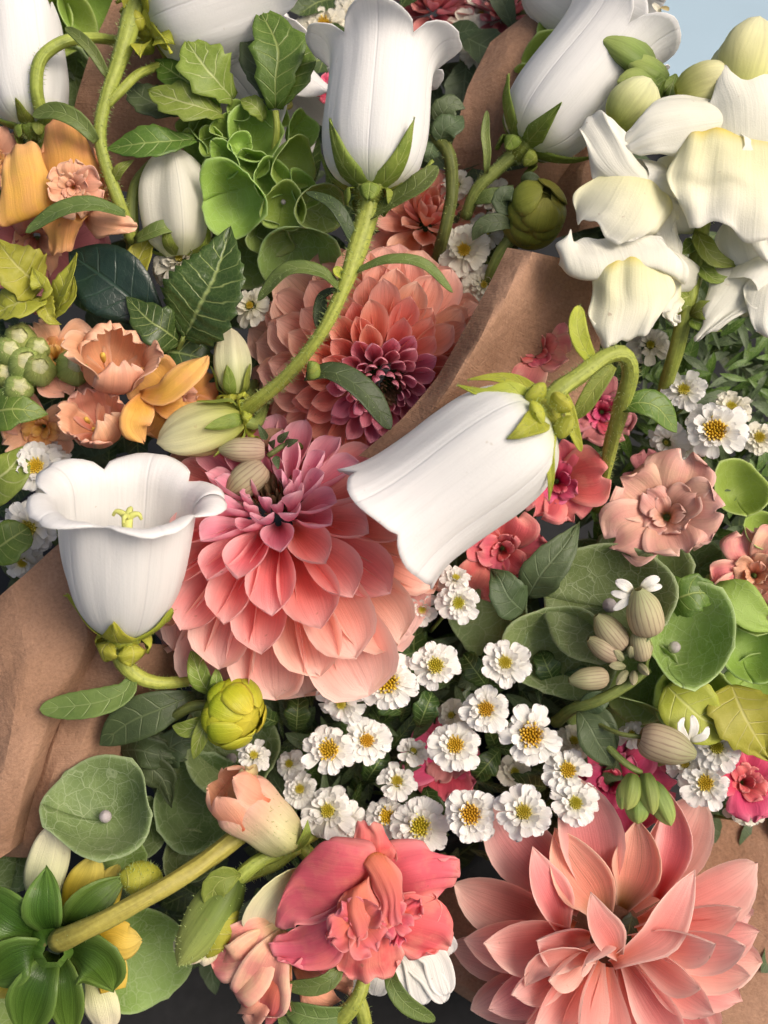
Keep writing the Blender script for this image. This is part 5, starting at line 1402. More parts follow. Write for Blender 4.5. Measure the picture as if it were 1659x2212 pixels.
s = thing('snapdragon', 'orange yellow snapdragon with a peach heart under the pale hairy shoot', 'flower', S(140, 420, -120))
for k, (mt, rows) in enumerate((
    ('snapo', [[(100, 412, -30), (140, 398, -5), (168, 402, -15), (216, 432, -50)], [(90, 358, -10), (130, 335, 25), (172, 335, 20), (212, 382, -25)], [(84, 318, -30), (125, 280, -15), (170, 284, -15), (200, 322, -35)]]),
    ('snapo', [[(118, 432, -10), (90, 446, 20), (50, 462, 25), (12, 478, 0)], [(116, 410, 0), (80, 392, 45), (40, 402, 45), (4, 440, 0)], [(110, 362, -20), (80, 331, -10), (36, 342, -10), (4, 402, -20)]]),
    ('snapo', [[(118, 448, -20), (160, 452, -10), (202, 460, -25)], [(94, 495, -10), (140, 490, 20), (186, 480, 0)], [(100, 526, -35), (136, 543, -20), (176, 512, -25)]]),
    ('snapp', [[(190, 448, -15), (205, 480, 0), (205, 506, -25)], [(235, 458, 10), (240, 484, 30), (240, 516, -5)], [(276, 468, -10), (290, 490, 5), (262, 513, -20)]]),
    ('snapp', [[(205, 330, -40), (215, 380, -30), (215, 430, -50)], [(225, 350, -50), (240, 400, -40), (245, 440, -60)]]))):
    n_ = sum(len(r) for r in rows); mx = sum(q[0] for r in rows for q in r) / n_; my = sum(q[1] for r in rows for q in r) / n_
    rows = [[(mx + (q[0] - mx) * 1.22, my + (q[1] - my) * 1.22, q[2]) for q in r] for r in rows]
    if k < 4:
        rows = [[(165 + (q[0] - 165) * .3, 415 + (q[1] - 415) * .3, -70) for q in rows[0]]] + rows
    patch(s, rows, mt, seed=k + 30, ruf=3.6, relief=.75, skip0=1 if k < 4 else 0)
snap(s, 158, 405, 58, 25, ('snapp', 'snapp'), 3, 4, (0, 0), ruf=.16)

# ------------------------------------------------------------------ bells of Ireland
def irish(label, at):
    return thing('bells_of_ireland', label, 'flower', at)
g = irish('lime green bells of Ireland stem with small shells and toothed leaves beside the tall bellflower', S(560, 560, -150))
for k, (x, y, R, z, t, mt, nut, el, H) in enumerate((
    (503, 428, 84, 20, (-.55, -.45), 'cupl', False, .9, .9), (612, 448, 52, 35, (.0, -.35), 'cupl', True, .95, 1.2), (440, 278, 34, -35, (-.6, .6), 'cupl', False, .9, 1.3), (488, 275, 32, -5, (-.1, .5), 'cupl', False, .9, 1.3),
    (486, 345, 40, 10, (-.45, .1), 'cupl', False, .9, 1.2), (550, 290, 62, 5, (.25, .65), 'cupl', False, 1.1, 1.2), (635, 352, 62, 20, (.65, -.15), 'cupl', False, .9, 1.1), (690, 452, 60, 25, (.75, -.1), 'cup', False, .9, 1.1),
    (640, 552, 88, -25, (.25, -1.3), 'cup', False, .9, .9), (548, 352, 34, 22, (.0, -.1), 'cupl', False, .9, 1.3), (420, 330, 46, -45, (-.9, .1), 'cupl', False, .9, 1.1), (585, 245, 40, -35, (.4, .8), 'cupl', False, .9, 1.2),
    (530, 560, 66, -90, (-.3, -.8), 'cup', False, .9, 1.0), (650, 285, 42, -30, (.8, .5), 'cupl', False, .9, 1.2), (585, 515, 52, -30, (-.1, -.9), 'cup', False, .9, 1.0), (455, 235, 24, -15, (-.3, .6), 'cupl', False, .9, 1.2),
    (515, 240, 26, 0, (.1, .5), 'cupl', False, .9, 1.2), (520, 310, 28, 20, (.1, .2), 'cupl', False, .9, 1.2), (455, 305, 30, -10, (-.5, .2), 'cupl', False, .9, 1.2), (585, 385, 46, 25, (.3, .0), 'cupl', False, .9, 1.2), (410, 270, 30, -50, (-.8, .5), 'cupl', False, .9, 1.2), (655, 410, 40, 10, (.7, .0), 'cupl', False, .9, 1.2))):
    cup(g, x, y, R, z, t, H=H, seed=k, mat=mt, nut=nut, el=el, spin=k * 1.3, wave=.09)
stem(g, [(520, 225, -40), (545, 380, -80), (570, 520, -110), (600, 660, -220)], [14, 18, 20], 'gstem')
for pts, wd, mt, kw in (
    ([(505, 215, 0), (470, 175, 45), (440, 140, 60), (402, 85, 40)], 118, 'leafm', dict(serr=.34, nt=4)),
    ([(480, 245, 10), (430, 230, 50), (380, 215, 55), (320, 195, 30)], 92, 'leafm', dict(serr=.36, nt=4)),
    ([(470, 215, -30), (420, 185, -10), (380, 160, -10), (335, 130, -30)], 84, 'leaf', dict(serr=.22, nt=5)),
    ([(420, 300, 0), (360, 305, 40), (300, 310, 45), (232, 322, 20)], 78, 'leaf', dict(serr=.14, nt=6)),
    ([(400, 240, -40), (350, 230, -20), (310, 210, -20), (275, 180, -40)], 76, 'leafg', dict(serr=.22, nt=5)),
    ([(570, 260, 0), (560, 240, 20), (545, 225, 25), (520, 215, 10)], 46, 'leafm', dict(serr=.2, nt=4)),
    ([(595, 235, 30), (595, 170, 60), (600, 100, 65), (560, 18, 40)], 120, 'leaf', dict(serr=.34, nt=3)),
    ([(598, 230, 25), (625, 180, 50), (645, 130, 50), (660, 85, 30)], 84, 'leaf', dict(serr=.18, nt=4)),
    ([(590, 235, 20), (570, 180, 20), (550, 120, 10), (545, 40, -10)], 70, 'leafg', dict(serr=.15, nt=5))):
    leaf(g, pts, wd, mt, n=(0, .2, 1), cup=.3, quilt=.02, ruf=.05, prof='pointed', **kw)
stem(g, [(595, 240, 25), (598, 280, 20), (592, 330, -10)], [7, 8], 'fstem', name='leaf_stalk')

g = irish('bells of Ireland with wide net veined shells around the papery capsules', S(1400, 1600, -160))
for k, (x, y, R, z, t, mt, nut, el, H) in enumerate((
    (1310, 1300, 142, 0, (-.25, .28), 'cupd', True, .92, .5), (1490, 1375, 118, 40, (.5, .35), 'cup', True, .74, 1.05), (1395, 1225, 112, -90, (.1, .55), 'cupd', False, .8, .6), (1215, 1410, 122, -50, (-.35, -.15), 'cupd', False, .85, .7),
    (1390, 1475, 96, -70, (.0, -.3), 'cup', False, .9, .6), (1340, 1575, 120, -90, (.1, -.6), 'cup', False, .8, .6), (1500, 1505, 88, -40, (0, -.4), 'cupl', False, .9, .7), (1620, 1400, 76, -20, (.4, .3), 'cupl', False, .9, .7),
    (1600, 1300, 90, -60, (.3, .5), 'cupl', False, .9, .6), (1480, 1230, 90, -110, (.3, .6), 'cupd', False, .9, .6), (1060, 1320, 110, -150, (-.5, 0), 'cupd', False, .8, .6), (1280, 1230, 80, -130, (-.1, .5), 'cupd', False, .8, .6), (1630, 1470, 70, -70, (.3, -.2), 'cupl', False, .9, .7), (1600, 1055, 66, -70, (.2, .3), 'cupl', False, .9, 1.0), (1650, 1150, 50, -60, (.4, .2), 'cupl', False, .9, 1.0))):
    cup(g, x, y, R, z, t, H=H, seed=40 + k, mat=mt, nut=nut, el=el, spin=k * 1.1, wave=.05)
for pts, wd, mt, kw in (
    ([(1440, 1300, -30), (1470, 1290, 10), (1510, 1280, 15), (1565, 1290, -10)], 90, 'leaf', dict(serr=.26, nt=5)),
    ([(1580, 1480, -10), (1600, 1530, 30), (1620, 1570, 35), (1660, 1640, 10)], 150, 'leafl', dict(serr=.2, nt=6)),
    ([(1440, 1480, 0), (1480, 1520, 30), (1530, 1560, 30), (1600, 1570, 10)], 130, 'leafl', dict(serr=.04, nt=5)),
    ([(1550, 1260, -20), (1590, 1290, 10), (1630, 1330, 10), (1690, 1360, -10)], 90, 'cupl', dict()),
    ([(1250, 1530, -30), (1290, 1560, -10), (1310, 1600, -10), (1320, 1650, -30)], 70, 'leafg', dict()),
    ([(1140, 1290, -60), (1170, 1240, -10), (1220, 1180, -10), (1250, 1130, -40)], 90, 'leafg', dict(serr=.1, nt=5)),
    ([(1130, 1320, -50), (1100, 1290, -20), (1080, 1250, -20), (1060, 1230, -50)], 90, 'leafg', dict(serr=.1, nt=5))):
    leaf(g, pts, wd, mt, n=(0, .2, 1), cup=.3, ruf=.08, **kw)

g = irish('grey green shells with net veins beneath the yellow dahlia back', S(200, 1900, -160))
for k, (x, y, R, z, t, mt, nut, el, H) in enumerate((
    (215, 1745, 122, 40, (-.3, .45), 'cupd', True, .85, .75), (25, 1800, 120, -90, (-.3, .3), 'cupd', False, .9, .6), (290, 1790, 74, -110, (.2, 0), 'cupd', False, .9, .7), (265, 1850, 56, -60, (.2, .2), 'cup', False, .9, .7),
    (300, 2070, 110, -90, (.3, -.5), 'cup', False, 1.1, .5), (20, 2160, 90, -60, (-.2, -.4), 'cup', False, 1, .5), (430, 1730, 100, -130, (-.1, .2), 'cupd', False, 1.0, .9), (500, 1620, 110, -130, (.0, .4), 'cupd', True, .9, .9), (410, 1850, 60, -120, (0, 0), 'cupd', False, .9, .7))):
    cup(g, x, y, R, z, t, H=H, seed=70 + k, mat=mt, nut=nut, el=el, spin=k * 1.7)
g = irish('lime shells and drooping stalk at the back near the closed white bellflower', S(130, 150, -230))
for k, (x, y, R, z, t, mt) in enumerate(((75, 45, 80, -150, (-.2, .2), 'cupl'), (140, 50, 66, -130, (.1, .1), 'cupl'), (190, 20, 66, -150, (.2, .3), 'cupl'), (120, 160, 80, -170, (.0, -.1), 'cupd'), (40, 10, 60, -180, (-.3, .4), 'cupl'))):
    cup(g, x, y, R, z, t, seed=90 + k, mat=mt, spin=k)
g = irish('pair of lime shells leaning on the kraft paper behind the tilted bellflower', S(1180, 250, -170))
for k, (x, y, R, z, t) in enumerate(((1185, 150, 76, -80, (-.4, .2)), (1215, 80, 62, -110, (-.1, .4)), (1255, 90, 50, -110, (.3, .4)), (1150, 200, 60, -120, (-.5, -.2)))):
    cup(g, x, y, R, z, t, seed=100 + k, mat='cupl', spin=k)

# ------------------------------------------------------------------ papery capsules (bladder campion)
def capsule_at(root, x, y, z, ax, L, r, seed=0, name='capsule'):
    return lathe(name, root, S(x, y, z), V(ax), L, [(0, r * .5), (.1, r * .85), (.35, r), (.65, r * .92), (.88, r * .55), (1, r * .22)], M['capsule'], ns=28, wob=.03, seed=seed)
c = thing('bladder_campion', 'bladder campion sprig with striped papery capsules over the green shells', 'flower', S(1250, 1540, -40))
capsule_at(c, 1404, 1368, 70, (-.3, .85, .3), 106, 37, 1)
capsule_at(c, 1345, 1400, 40, (-.62, .75, .1), 92, 29, 2)
capsule_at(c, 1335, 1418, 40, (-.85, .5, .1), 76, 25, 3)
capsule_at(c, 1312, 1462, 40, (-.98, -.08, .1), 84, 24, 4)
capsule_at(c, 1390, 1425, 50, (-.25, .9, .2), 70, 22, 5)
for k, (x, y, d) in enumerate(((1350, 1440, (-.8, .1, .3)), (1365, 1420, (-.2, .5, .5)), (1380, 1435, (.2, -.3, .6)), (1355, 1450, (-.6, -.6, .3)), (1345, 1425, (-.5, .5, .5)), (1370, 1450, (-.2, -.5, .6)), (1385, 1420, (.3, .5, .4)))):
    bud(c, S(x, y, 45), V(d), 40, 9, 'pbud', k, ribs=5, rib=.1, name='bud')
for pts, wd in (([(1365, 1278, 85), (1350, 1265, 95), (1330, 1255, 90)], 24), ([(1365, 1282, 85), (1345, 1285, 92), (1320, 1280, 85)], 18), ([(1385, 1270, 85), (1405, 1255, 95), (1425, 1250, 90)], 22), ([(1370, 1285, 85), (1350, 1300, 92), (1325, 1318, 85)], 18), ([(1390, 1275, 85), (1410, 1270, 92), (1430, 1266, 85)], 16)):
    petal(c, pts, wd, 'daisy', prof='strap', cup=.4, nu=8, nv=5)
stem(c, [(1400, 1380, 65), (1408, 1400, 60), (1398, 1430, 50), (1398, 1450, 45)], [4, 4], 'gstem', name='stalk')
stem(c, [(1400, 1442, 45), (1360, 1475, 40), (1300, 1510, 20), (1240, 1530, -30), (1200, 1560, -120)], [12, 12, 13, 14], 'gstem')
leaf(c, [(1250, 1535, -10), (1275, 1570, 15), (1290, 1600, 15), (1325, 1655, 0)], 76, 'leafg', prof='lance')
leaf(c, [(1250, 1530, -10), (1290, 1515, 15), (1320, 1505, 10)], 50, 'leafg', prof='lance')
c = thing('bladder_campion', 'single striped papery capsule lying beside the low feverfew', 'flower', S(1290, 1580, -20))
capsule_at(c, 1382, 1592, 60, (.93, -.28, .15), 118, 40, 7)
stem(c, [(1385, 1592, 60), (1340, 1585, 50), (1300, 1568, 20), (1270, 1550, -20)], [5, 5], 'dstem', name='stalk')
for pts, wd in (([(1490, 1600, 55), (1500, 1570, 65), (1495, 1545, 60)], 20), ([(1490, 1600, 55), (1520, 1590, 65), (1530, 1570, 60)], 18), ([(1490, 1610, 60), (1470, 1570, 68), (1478, 1550, 60)], 16)):
    petal(c, pts, wd, 'daisy', prof='strap', cup=.4, nu=8, nv=5)
c = thing('bladder_campion', 'hanging cluster of narrow green campion buds above the rose dahlia', 'flower', S(1370, 1650, 0))
stem(c, [(1290, 1580, -20), (1320, 1620, 10), (1360, 1655, 25), (1385, 1670, 25)], [8, 8, 7], 'gstem')
for k, (x, y, d, L, r) in enumerate(((1368, 1672, (-.25, -.9, .3), 80, 26), (1395, 1670, (.1, -.95, .3), 90, 24), (1410, 1690, (.35, -.9, .2), 100, 28), (1375, 1720, (0, -.95, .2), 60, 28), (1350, 1690, (-.2, -.9, .3), 60, 18))):
    bud(c, S(x, y, 40), V(d), L * .95, r * .85, 'gbud', k, ribs=5, rib=.1)
c = thing('bladder_campion', 'two papery brownish capsules beside the coral dahlia heart', 'flower', S(640, 960, -40))
capsule_at(c, 572, 972, 50, (-.98, .0, .1), 96, 27, 8)
capsule_at(c, 570, 1005, 45, (-.72, -.62, .1), 100, 36, 9)
for k, (x, y, d) in enumerate(((585, 965, (.3, .3, .8)), (600, 955, (.6, .5, .4)), (595, 985, (.2, -.7, .5)), (615, 960, (.7, .2, .4)), (575, 950, (-.3, .7, .6)))):
    blade('sepal', c, [S(x, y, 50), S(x, y, 55) + V(d) * 24, S(x, y, 50) + V(d) * 44], 18, V((0, 0, 1)), M['leafg'], prof='ovate', cup=.5, seed=k)
stem(c, [(578, 985, 45), (620, 960, 35), (650, 965, 0), (660, 1000, -60)], [6, 6], 'dstem')
petal(c, [(490, 1060, 40), (505, 1075, 55), (520, 1080, 50), (545, 1078, 30)], 40, 'daisyc', ruf=.2)

# ------------------------------------------------------------------ big buds
d = thing('dahlia_bud', 'glossy yellow green dahlia bud with leafy bracts beside the coral dahlia', 'flower bud', S(400, 1530, 0))
rot = frame(V((.78, -.25, .55)), V((0, 0, 1)))
c0 = S(470, 1520, 40)
lathe('core', d, c0, rot @ V((0, 1, 0)), 98, [(0, 40), (.3, 68), (.6, 72), (.85, 50), (.96, 22), (1, .1)], M['ybud'], ribs=5, rib=.03, ns=30)
for i in range(16):
    f = i / 16; a = i * GA
    rad = rot @ V((math.cos(a), 0, math.sin(a))); ax = rot @ V((0, 1, 0))
    h = 60 * (1 - f)
    p = c0 + ax * (h * .55) + rad * 54
    blade('scale', d, [p, p + rad * 22 + ax * 26, p + rad * 6 + ax * (58), p - rad * 24 + ax * (78)], 64, -rad, M['ybud'], prof='round', cup=.55, seed=i, nu=10, nv=7, thick=3)
for pts, wd in (([(455, 1500, 40), (435, 1470, 70), (425, 1440, 75), (412, 1405, 55)], 48), ([(465, 1500, 60), (468, 1480, 85), (468, 1462, 90), (466, 1445, 80)], 30), ([(470, 1510, 80), (485, 1500, 105), (490, 1515, 110), (475, 1535, 105)], 36),
                ([(455, 1530, 60), (445, 1560, 85), (430, 1600, 85), (418, 1640, 70)], 36), ([(450, 1545, 50), (430, 1565, 70), (400, 1575, 70), (372, 1568, 55)], 40), ([(470, 1560, 60), (465, 1590, 80), (460, 1605, 80)], 36)):
    leaf(d, pts, wd, 'leafm', name='bract', prof='lance', cup=.5)
stem(d, [(460, 1525, 40), (420, 1525, 40), (380, 1545, 20), (330, 1580, -60)], [12, 11, 11], 'dstem')
leaf(d, [(420, 1500, 0), (350, 1530, 30), (280, 1560, 30), (215, 1610, 0)], 92, 'strapd', prof='lance', cup=.3)
leaf(d, [(250, 1540, -20), (240, 1530, 0), (225, 1520, 0)], 40, 'leafg')
d = thing('dahlia_bud', 'round olive green dahlia bud beside the kraft strip', 'flower bud', S(1090, 560, -120))
c0 = S(1150, 470, -45); rot = frame(V((.2, .35, .9)), V((0, 1, 0)))
lathe('core', d, c0 - rot @ V((0, 66, 0)), rot @ V((0, 1, 0)), 132, [(0, 20), (.2, 58), (.5, 68), (.8, 54), (.95, 26), (1, .1)], M['olive'], ns=30)
for i in range(12):
    a = i * GA; f = i / 12
    rad = rot @ V((math.cos(a), 0, math.sin(a))); ax = rot @ V((0, 1, 0))
    h = (-40 + 60 * (1 - f))
    p = c0 + ax * h + rad * (62 - 12 * (1 - f))
    blade('scale', d, [p, p + rad * 12 + ax * 30, p - rad * 8 + ax * 60, p - rad * 38 + ax * 74], 92, -rad, M['olive'], prof='round', cup=.7, seed=i, nu=10, nv=7, thick=3)
for pts, wd in (([(1120, 460, -20), (1085, 440, 0), (1090, 420, 10), (1110, 405, 0)], 46), ([(1110, 490, -20), (1080, 480, 0), (1040, 490, 0), (1020, 520, -20)], 40), ([(1130, 400, -40), (1140, 390, -20), (1170, 390, -20)], 36)):
    leaf(d, pts, wd, 'leafg', name='bract', prof='lance', cup=.4)
stem(d, [(1120, 500, -60), (1085, 540, -70), (1060, 590, -100), (1040, 660, -200)], [14, 13, 13], 'gstem')
d = thing('bellflower_stalk', 'thick dark green hooked stalk behind the tall bellflower', 'plant stem', S(955, 560, -120))
stem(d, [(935, 300, -60), (962, 318, -40), (975, 360, -35), (975, 430, -50), (960, 500, -70), (945, 560, -140)], [15, 15, 14, 14, 15], 'dstem', hair=100)
for k, pts in enumerate(([(950, 310, -40), (960, 280, -20), (985, 265, -20), (1000, 250, -40)], [(945, 270, -50), (960, 240, -30), (980, 225, -30), (1005, 235, -40)], [(940, 300, -50), (930, 330, -40), (925, 350, -50)])):
    leaf(d, pts, 60, 'leafg', serr=.15, nt=4)
# yellow bellflower buds on the left
for k, (x, y, z, ax, L, r, lab) in enumerate(((522, 905, 40, (-.93, -.28, .1), 185, 52, 'plump pale yellow bellflower bud lying above the brown paper edge'), (505, 850, -40, (-.05, .98, .1), 145, 38, 'upright pale green bellflower bud beside the salmon dahlia'))):
    t = thing('bellflower_bud', lab, 'flower bud', S(x, y, z - 20))
    bud(t, S(x, y, z), V(ax), L, r, 'snapbud' if k == 0 else 'tubew', k, ribs=5, rib=.13, tip=.1)
    rot = frame(V(ax), V((0, 0, 1)))
    for q in range(5):
        a = q * 1.256 + .4
        rad = rot @ V((math.cos(a), 0, math.sin(a))); axv = rot @ V((0, 1, 0)); p = S(x, y, z)
        blade('sepal', t, [p + rad * 8 - axv * 8, p + rad * r * .9 + axv * 8, p + rad * r * 1.05 + axv * L * .25, p + rad * r * 1.2 + axv * L * .42], 30, -rad, M['sepal'], prof='lance', cup=.4, ruf=.1, seed=q)
        blade('calyx_lobe', t, [p + rad * 6, p + rad * r * .9 - axv * 4, p + rad * r * 1.0 - axv * 22], 34, -axv, M['sepal_lime'], prof='round', cup=.5, ruf=.2, seed=q + 9)
    stem(t, [(x, y, z - 5), (x + 30, y + 10, z - 30), (x + 50, y - 30, z - 120)], [14, 12], 'gstem', hair=60)

# ------------------------------------------------------------------ yellow dahlia seen from behind
d = thing('dahlia', 'yellow dahlia turned away showing glossy green sepals and a thick stalk', 'flower', S(120, 2040, 60))
stem(d, [(125, 2032, 110), (180, 2010, 150), (250, 1975, 150), (340, 1925, 130), (430, 1870, 90), (530, 1795, 30), (620, 1740, -80)], [24, 20, 19, 19, 20, 22, 24], 'ystem', ns=14, hair=120, hl=5)
for pts, wd in (([(115, 2020, 70), (95, 1980, 115), (95, 1930, 120), (100, 1872, 90)], 84), ([(135, 2010, 70), (170, 1980, 115), (210, 1940, 115), (272, 1892, 85)], 82), ([(95, 2020, 70), (40, 1990, 110), (0, 1960, 110), (-40, 1920, 80)], 100),
                ([(100, 2050, 70), (60, 2060, 115), (20, 2080, 115), (-30, 2120, 85)], 100), ([(115, 2060, 70), (90, 2110, 115), (70, 2160, 115), (50, 2240, 85)], 105), ([(130, 2060, 70), (140, 2110, 110), (145, 2170, 105), (150, 2240, 80)], 80),
                ([(145, 2045, 70), (190, 2065, 115), (220, 2090, 115), (245, 2140, 85)], 115)):
    leaf(d, pts, wd * 1.05, 'gloss', name='sepal', prof='pointed', cup=.45, n=(0, 0, 1), ruf=.06)
for pts, wd, mt in (([(110, 1990, 10), (90, 1920, 30), (105, 1850, 35), (125, 1775, 20)], 92, 'tubew'), ([(140, 1990, 20), (170, 1930, 45), (190, 1890, 50), (205, 1848, 35)], 80, 'yellowp'), ([(180, 2010, 20), (220, 1960, 40), (240, 1900, 40), (255, 1868, 20)], 60, 'yellowp'),
                    ([(190, 2040, 20), (240, 2030, 50), (270, 2040, 50), (305, 2030, 30)], 90, 'yellowp'), ([(180, 2080, 10), (230, 2110, 40), (240, 2130, 40), (260, 2060, 30)], 60, 'yellowp'), ([(190, 2100, 10), (210, 2150, 30), (220, 2190, 30), (230, 2230, 10)], 80, 'tubew'),
                    ([(60, 2090, 10), (20, 2110, 30), (0, 2130, 30), (-20, 2150, 10)], 70, 'yellowp'), ([(60, 1990, 10), (20, 1990, 30), (-20, 1990, 30), (-50, 2000, 10)], 80, 'yellowp')):
    petal(d, pts, wd, mt, prof='round', cup=-.4, ruf=.05)
lathe('receptacle', d, S(118, 2036, 60), V((.3, .1, 1)), 62, [(0, 58), (.3, 52), (.7, 34), (1, 20)], M['gloss'], ns=20, ribs=7, rib=.08)
s = thing('fuzzy_bud', 'small fuzzy pale green bud beside the thick yellow stalk', 'flower bud', S(330, 1950, 20))
bud(s, S(345, 1905, 50), V((-.8, .3, .4)), 90, 36, 'sepal_lime', 4, hair=500)

# white daisy petals and fuzzy stalks at the very bottom
s = thing('white_daisy', 'white petalled flower hanging face down under the coral snapdragon', 'flower', S(820, 2090, -60))
for pts, wd in (([(830, 2020, 0), (880, 2060, 30), (900, 2100, 30), (915, 2170, 10)], 70), ([(840, 2010, 10), (910, 2050, 40), (940, 2070, 40), (962, 2150, 20)], 80), ([(850, 2000, 10), (910, 2010, 40), (950, 2030, 40), (975, 2060, 20)], 70), ([(820, 2030, 0), (830, 2080, 20), (820, 2120, 20), (810, 2150, 0)], 60), ([(800, 2030, 0), (780, 2080, 20), (760, 2110, 20), (745, 2140, 0)], 60), ([(840, 2020, 5), (890, 2080, 30), (930, 2110, 30), (960, 2165, 15)], 66), ([(830, 2020, 0), (850, 2080, 25), (865, 2110, 25), (875, 2150, 10)], 60)):
    petal(s, pts, wd * .78, 'daisy', prof='daisy', cup=.2, ruf=.03)
s = thing('flower_shoot', 'pale fuzzy forked stalk with narrow leaves at the bottom edge of the bouquet', 'plant stem', S(770, 2230, 20))
stem(s, [(790, 2075, 70), (785, 2120, 100), (770, 2160, 110), (745, 2190, 100), (690, 2230, 60)], [14, 15, 20, 18], 'fstem', hair=300)
stem(s, [(772, 2155, 105), (785, 2190, 100), (790, 2240, 80)], [15, 15], 'fstem', hair=80)
for pts, wd in (([(840, 2090, 80), (850, 2130, 115), (880, 2170, 115), (940, 2205, 90)], 40), ([(735, 2070, 100), (720, 2110, 130), (680, 2130, 130), (615, 2130, 110)], 40), ([(760, 2190, 100), (700, 2200, 120), (650, 2190, 120), (615, 2175, 100)], 60), ([(760, 2210, 90), (700, 2230, 110), (640, 2220, 110), (600, 2200, 100)], 50)):
    o = leaf(s, pts, wd, 'strap', prof='strap', cup=.45); fuzz_blade(o, 160, 8, int(wd))

# ------------------------------------------------------------------ single leaves
def one_leaf(name, label, pts, wd, mt, st=None, **kw):
    t = thing(name, label, 'leaf', S(*pts[0]))
    n = kw.pop('n', (0, .2, 1))
    leaf(t, pts, wd, mt, n=n, **kw)
    if st: stem(t, st, [6, 7, 7], 'gstem', name='leaf_stalk')
    return t
one_leaf('toothed_leaf', 'large glossy toothed green leaf pointing up beside the salmon dahlia', [(398, 728, -20), (430, 660, 30), (465, 590, 40), (498, 488, 20)], 185, 'leafd', [(398, 728, -20), (385, 760, -60), (390, 830, -160)], serr=.17, nt=11, quilt=.035, cup=.3, n=(-.2, 0, 1))
one_leaf('dark_leaf', 'dark blue green glossy leaf lying beside the toothed leaf', [(345, 705, -50), (290, 650, -20), (220, 595, -10), (148, 545, -40)], 150, 'leafb', prof='pointed', cup=.2, n=(-.25, .1, 1), quilt=.02, ruf=.03)
one_leaf('toothed_leaf', 'small dark three pointed leaf below the toothed leaf', [(390, 740, -40), (350, 710, 5), (320, 690, 8), (272, 640, -10)], 96, 'leafd', serr=.25, nt=4, cup=.3)
one_leaf('toothed_leaf', 'dark pointed leaf under the large toothed leaf base', [(310, 770, -80), (360, 760, -50), (420, 770, -50), (480, 790, -80)], 110, 'leafd', serr=.2, nt=6, cup=.3)
t = thing('lime_leaves', 'yellow green crinkled leaves with toothed curled rims beside the dark leaf', 'leaf', S(80, 640, -90))
for pts, wd, n in (([(90, 620, -30), (55, 590, 20), (25, 560, 30), (-5, 520, 10)], 120, (.3, .1, 1)), ([(80, 640, -30), (50, 650, 20), (20, 660, 25), (-30, 690, 0)], 96, (0, .3, 1)), ([(110, 670, -30), (130, 630, 15), (150, 590, 20), (165, 548, 0)], 60, (-.6, 0, .8)),
                   ([(100, 640, -20), (90, 620, 25), (80, 600, 30), (70, 580, 20)], 50, (0, .2, 1)), ([(100, 680, -30), (130, 660, 0), (150, 640, 0), (160, 600, -20)], 60, (-.5, .2, 1)), ([(90, 640, -20), (100, 670, 20), (110, 690, 20), (130, 700, 0)], 50, (0, .3, 1))):
    leaf(t, pts, wd, 'leafl', n=n, serr=.2, nt=6, ruf=.1, quilt=.04, cup=.45)
one_leaf('lobed_leaf', 'green lobed leaf with pale dust at the edge above the feverfew', [(-40, 900, -20), (10, 885, 20), (50, 885, 25), (105, 895, 0)], 110, 'leaf', serr=.3, nt=3, cup=.2)
one_leaf('round_leaf', 'broad lime leaf at the edge beside the upright bellflower', [(-40, 1060, -60), (0, 1030, -30), (25, 1010, -30), (60, 960, -60)], 120, 'leafm', cup=.2)
one_leaf('lobed_leaf', 'small green lobed leaf lying over the edge feverfew', [(-40, 1200, 10), (0, 1180, 35), (30, 1160, 35), (62, 1140, 15)], 100, 'leaf', serr=.25, nt=3, cup=.2, prof='round')
one_leaf('lime_leaf', 'yellow green folded leaf behind the dark glossy leaf', [(260, 610, -90), (290, 580, -50), (310, 540, -50), (335, 500, -70)], 70, 'leafl', serr=.1, nt=6, cup=.7)
one_leaf('narrow_leaf', 'narrow hairy leaf under the closed white bud', [(290, 520, -30), (330, 500, 0), (360, 490, 0), (400, 492, -20)], 34, 'strap', prof='strap', cup=.4)
t = thing('fern_leaves', 'ragged dark green leaves in the shade below the upright bellflower', 'leaf', S(290, 1640, -150))
for k, pts in enumerate(([(260, 1600, -110), (300, 1590, -70), (340, 1600, -70), (380, 1590, -90)], [(270, 1630, -110), (310, 1650, -70), (350, 1680, -70), (370, 1740, -90)], [(260, 1620, -110), (300, 1620, -60), (340, 1630, -60), (400, 1640, -90)], [(330, 1650, -110), (360, 1620, -80), (400, 1600, -80), (440, 1610, -90)])):
    leaf(t, pts, 90, 'leafg', serr=.35, nt=4, ruf=.1)
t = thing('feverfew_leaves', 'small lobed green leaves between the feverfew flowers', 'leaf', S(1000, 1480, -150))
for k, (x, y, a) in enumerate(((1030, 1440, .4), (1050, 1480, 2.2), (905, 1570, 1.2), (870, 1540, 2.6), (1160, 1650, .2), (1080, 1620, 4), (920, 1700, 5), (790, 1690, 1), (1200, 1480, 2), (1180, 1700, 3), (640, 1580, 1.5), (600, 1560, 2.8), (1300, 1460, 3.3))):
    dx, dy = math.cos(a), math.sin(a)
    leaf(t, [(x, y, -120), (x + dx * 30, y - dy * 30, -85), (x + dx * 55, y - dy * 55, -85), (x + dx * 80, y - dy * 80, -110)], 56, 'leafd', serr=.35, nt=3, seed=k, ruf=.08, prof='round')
t = thing('dry_feverfew', 'withered feverfew head with yellow bits beside the pale blue board', 'flower', S(1380, 200, -170))
for k in range(26):
    r_ = random.Random(k); p = S(1395 + r_.uniform(-35, 35), 60 + r_.uniform(-45, 40), -120)
    dv = V((r_.uniform(-1, 1), r_.uniform(-1, 1), r_.uniform(0, 1))).normalized()
    blade('withered_petal', t, [p, p + dv * 16, p + dv * 30 + V((0, -4, 0))], 14, V((0, 0, 1)), M['daisyc' if k % 3 else 'dry'], prof='strap', cup=.5, seed=k, nu=6, nv=4)
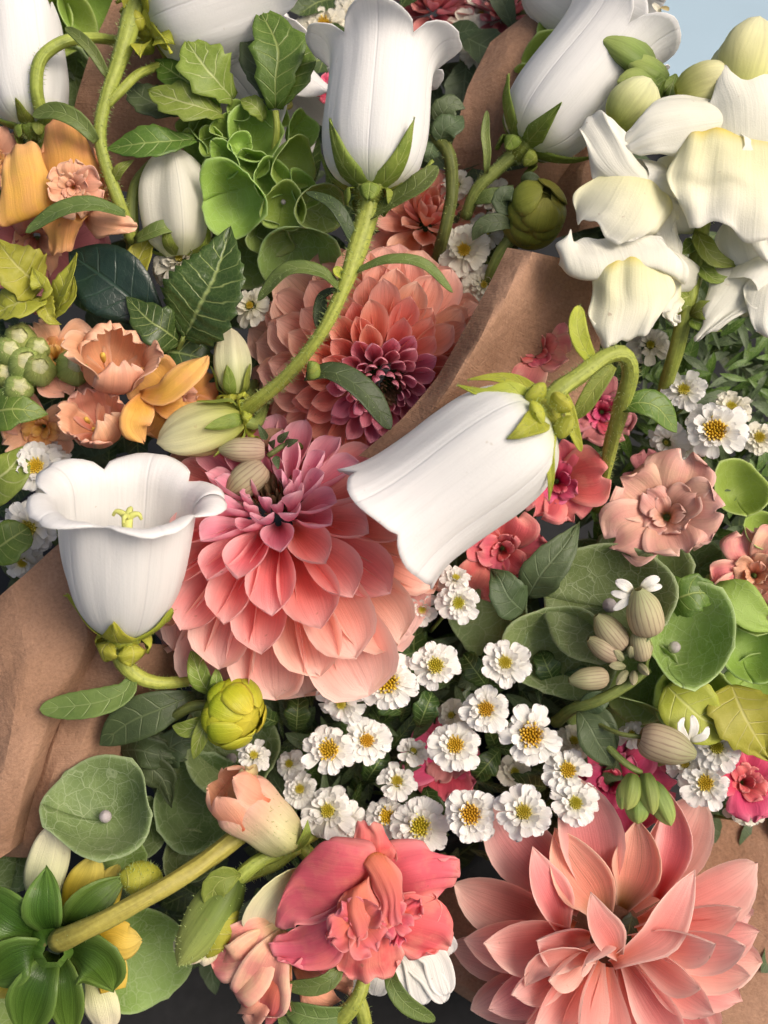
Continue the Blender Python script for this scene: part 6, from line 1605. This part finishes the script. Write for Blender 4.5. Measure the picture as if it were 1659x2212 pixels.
stem(t, [(1365, 10, -130), (1360, 60, -120), (1345, 130, -130), (1335, 220, -190)], [15, 18, 14], 'gstem')
for k, pts in enumerate(([(1340, 60, -110), (1330, 40, -90), (1345, 10, -90), (1360, -20, -110)], [(1345, 90, -110), (1370, 60, -90), (1385, 30, -90), (1395, 0, -100)], [(1340, 110, -110), (1320, 90, -90), (1310, 60, -95)], [(1330, 130, -120), (1350, 150, -100), (1370, 165, -105)])):
    leaf(t, pts, 50, 'leaf', serr=.2, nt=4)

# ------------------------------------------------------------------ shaded foliage deep in the bunch
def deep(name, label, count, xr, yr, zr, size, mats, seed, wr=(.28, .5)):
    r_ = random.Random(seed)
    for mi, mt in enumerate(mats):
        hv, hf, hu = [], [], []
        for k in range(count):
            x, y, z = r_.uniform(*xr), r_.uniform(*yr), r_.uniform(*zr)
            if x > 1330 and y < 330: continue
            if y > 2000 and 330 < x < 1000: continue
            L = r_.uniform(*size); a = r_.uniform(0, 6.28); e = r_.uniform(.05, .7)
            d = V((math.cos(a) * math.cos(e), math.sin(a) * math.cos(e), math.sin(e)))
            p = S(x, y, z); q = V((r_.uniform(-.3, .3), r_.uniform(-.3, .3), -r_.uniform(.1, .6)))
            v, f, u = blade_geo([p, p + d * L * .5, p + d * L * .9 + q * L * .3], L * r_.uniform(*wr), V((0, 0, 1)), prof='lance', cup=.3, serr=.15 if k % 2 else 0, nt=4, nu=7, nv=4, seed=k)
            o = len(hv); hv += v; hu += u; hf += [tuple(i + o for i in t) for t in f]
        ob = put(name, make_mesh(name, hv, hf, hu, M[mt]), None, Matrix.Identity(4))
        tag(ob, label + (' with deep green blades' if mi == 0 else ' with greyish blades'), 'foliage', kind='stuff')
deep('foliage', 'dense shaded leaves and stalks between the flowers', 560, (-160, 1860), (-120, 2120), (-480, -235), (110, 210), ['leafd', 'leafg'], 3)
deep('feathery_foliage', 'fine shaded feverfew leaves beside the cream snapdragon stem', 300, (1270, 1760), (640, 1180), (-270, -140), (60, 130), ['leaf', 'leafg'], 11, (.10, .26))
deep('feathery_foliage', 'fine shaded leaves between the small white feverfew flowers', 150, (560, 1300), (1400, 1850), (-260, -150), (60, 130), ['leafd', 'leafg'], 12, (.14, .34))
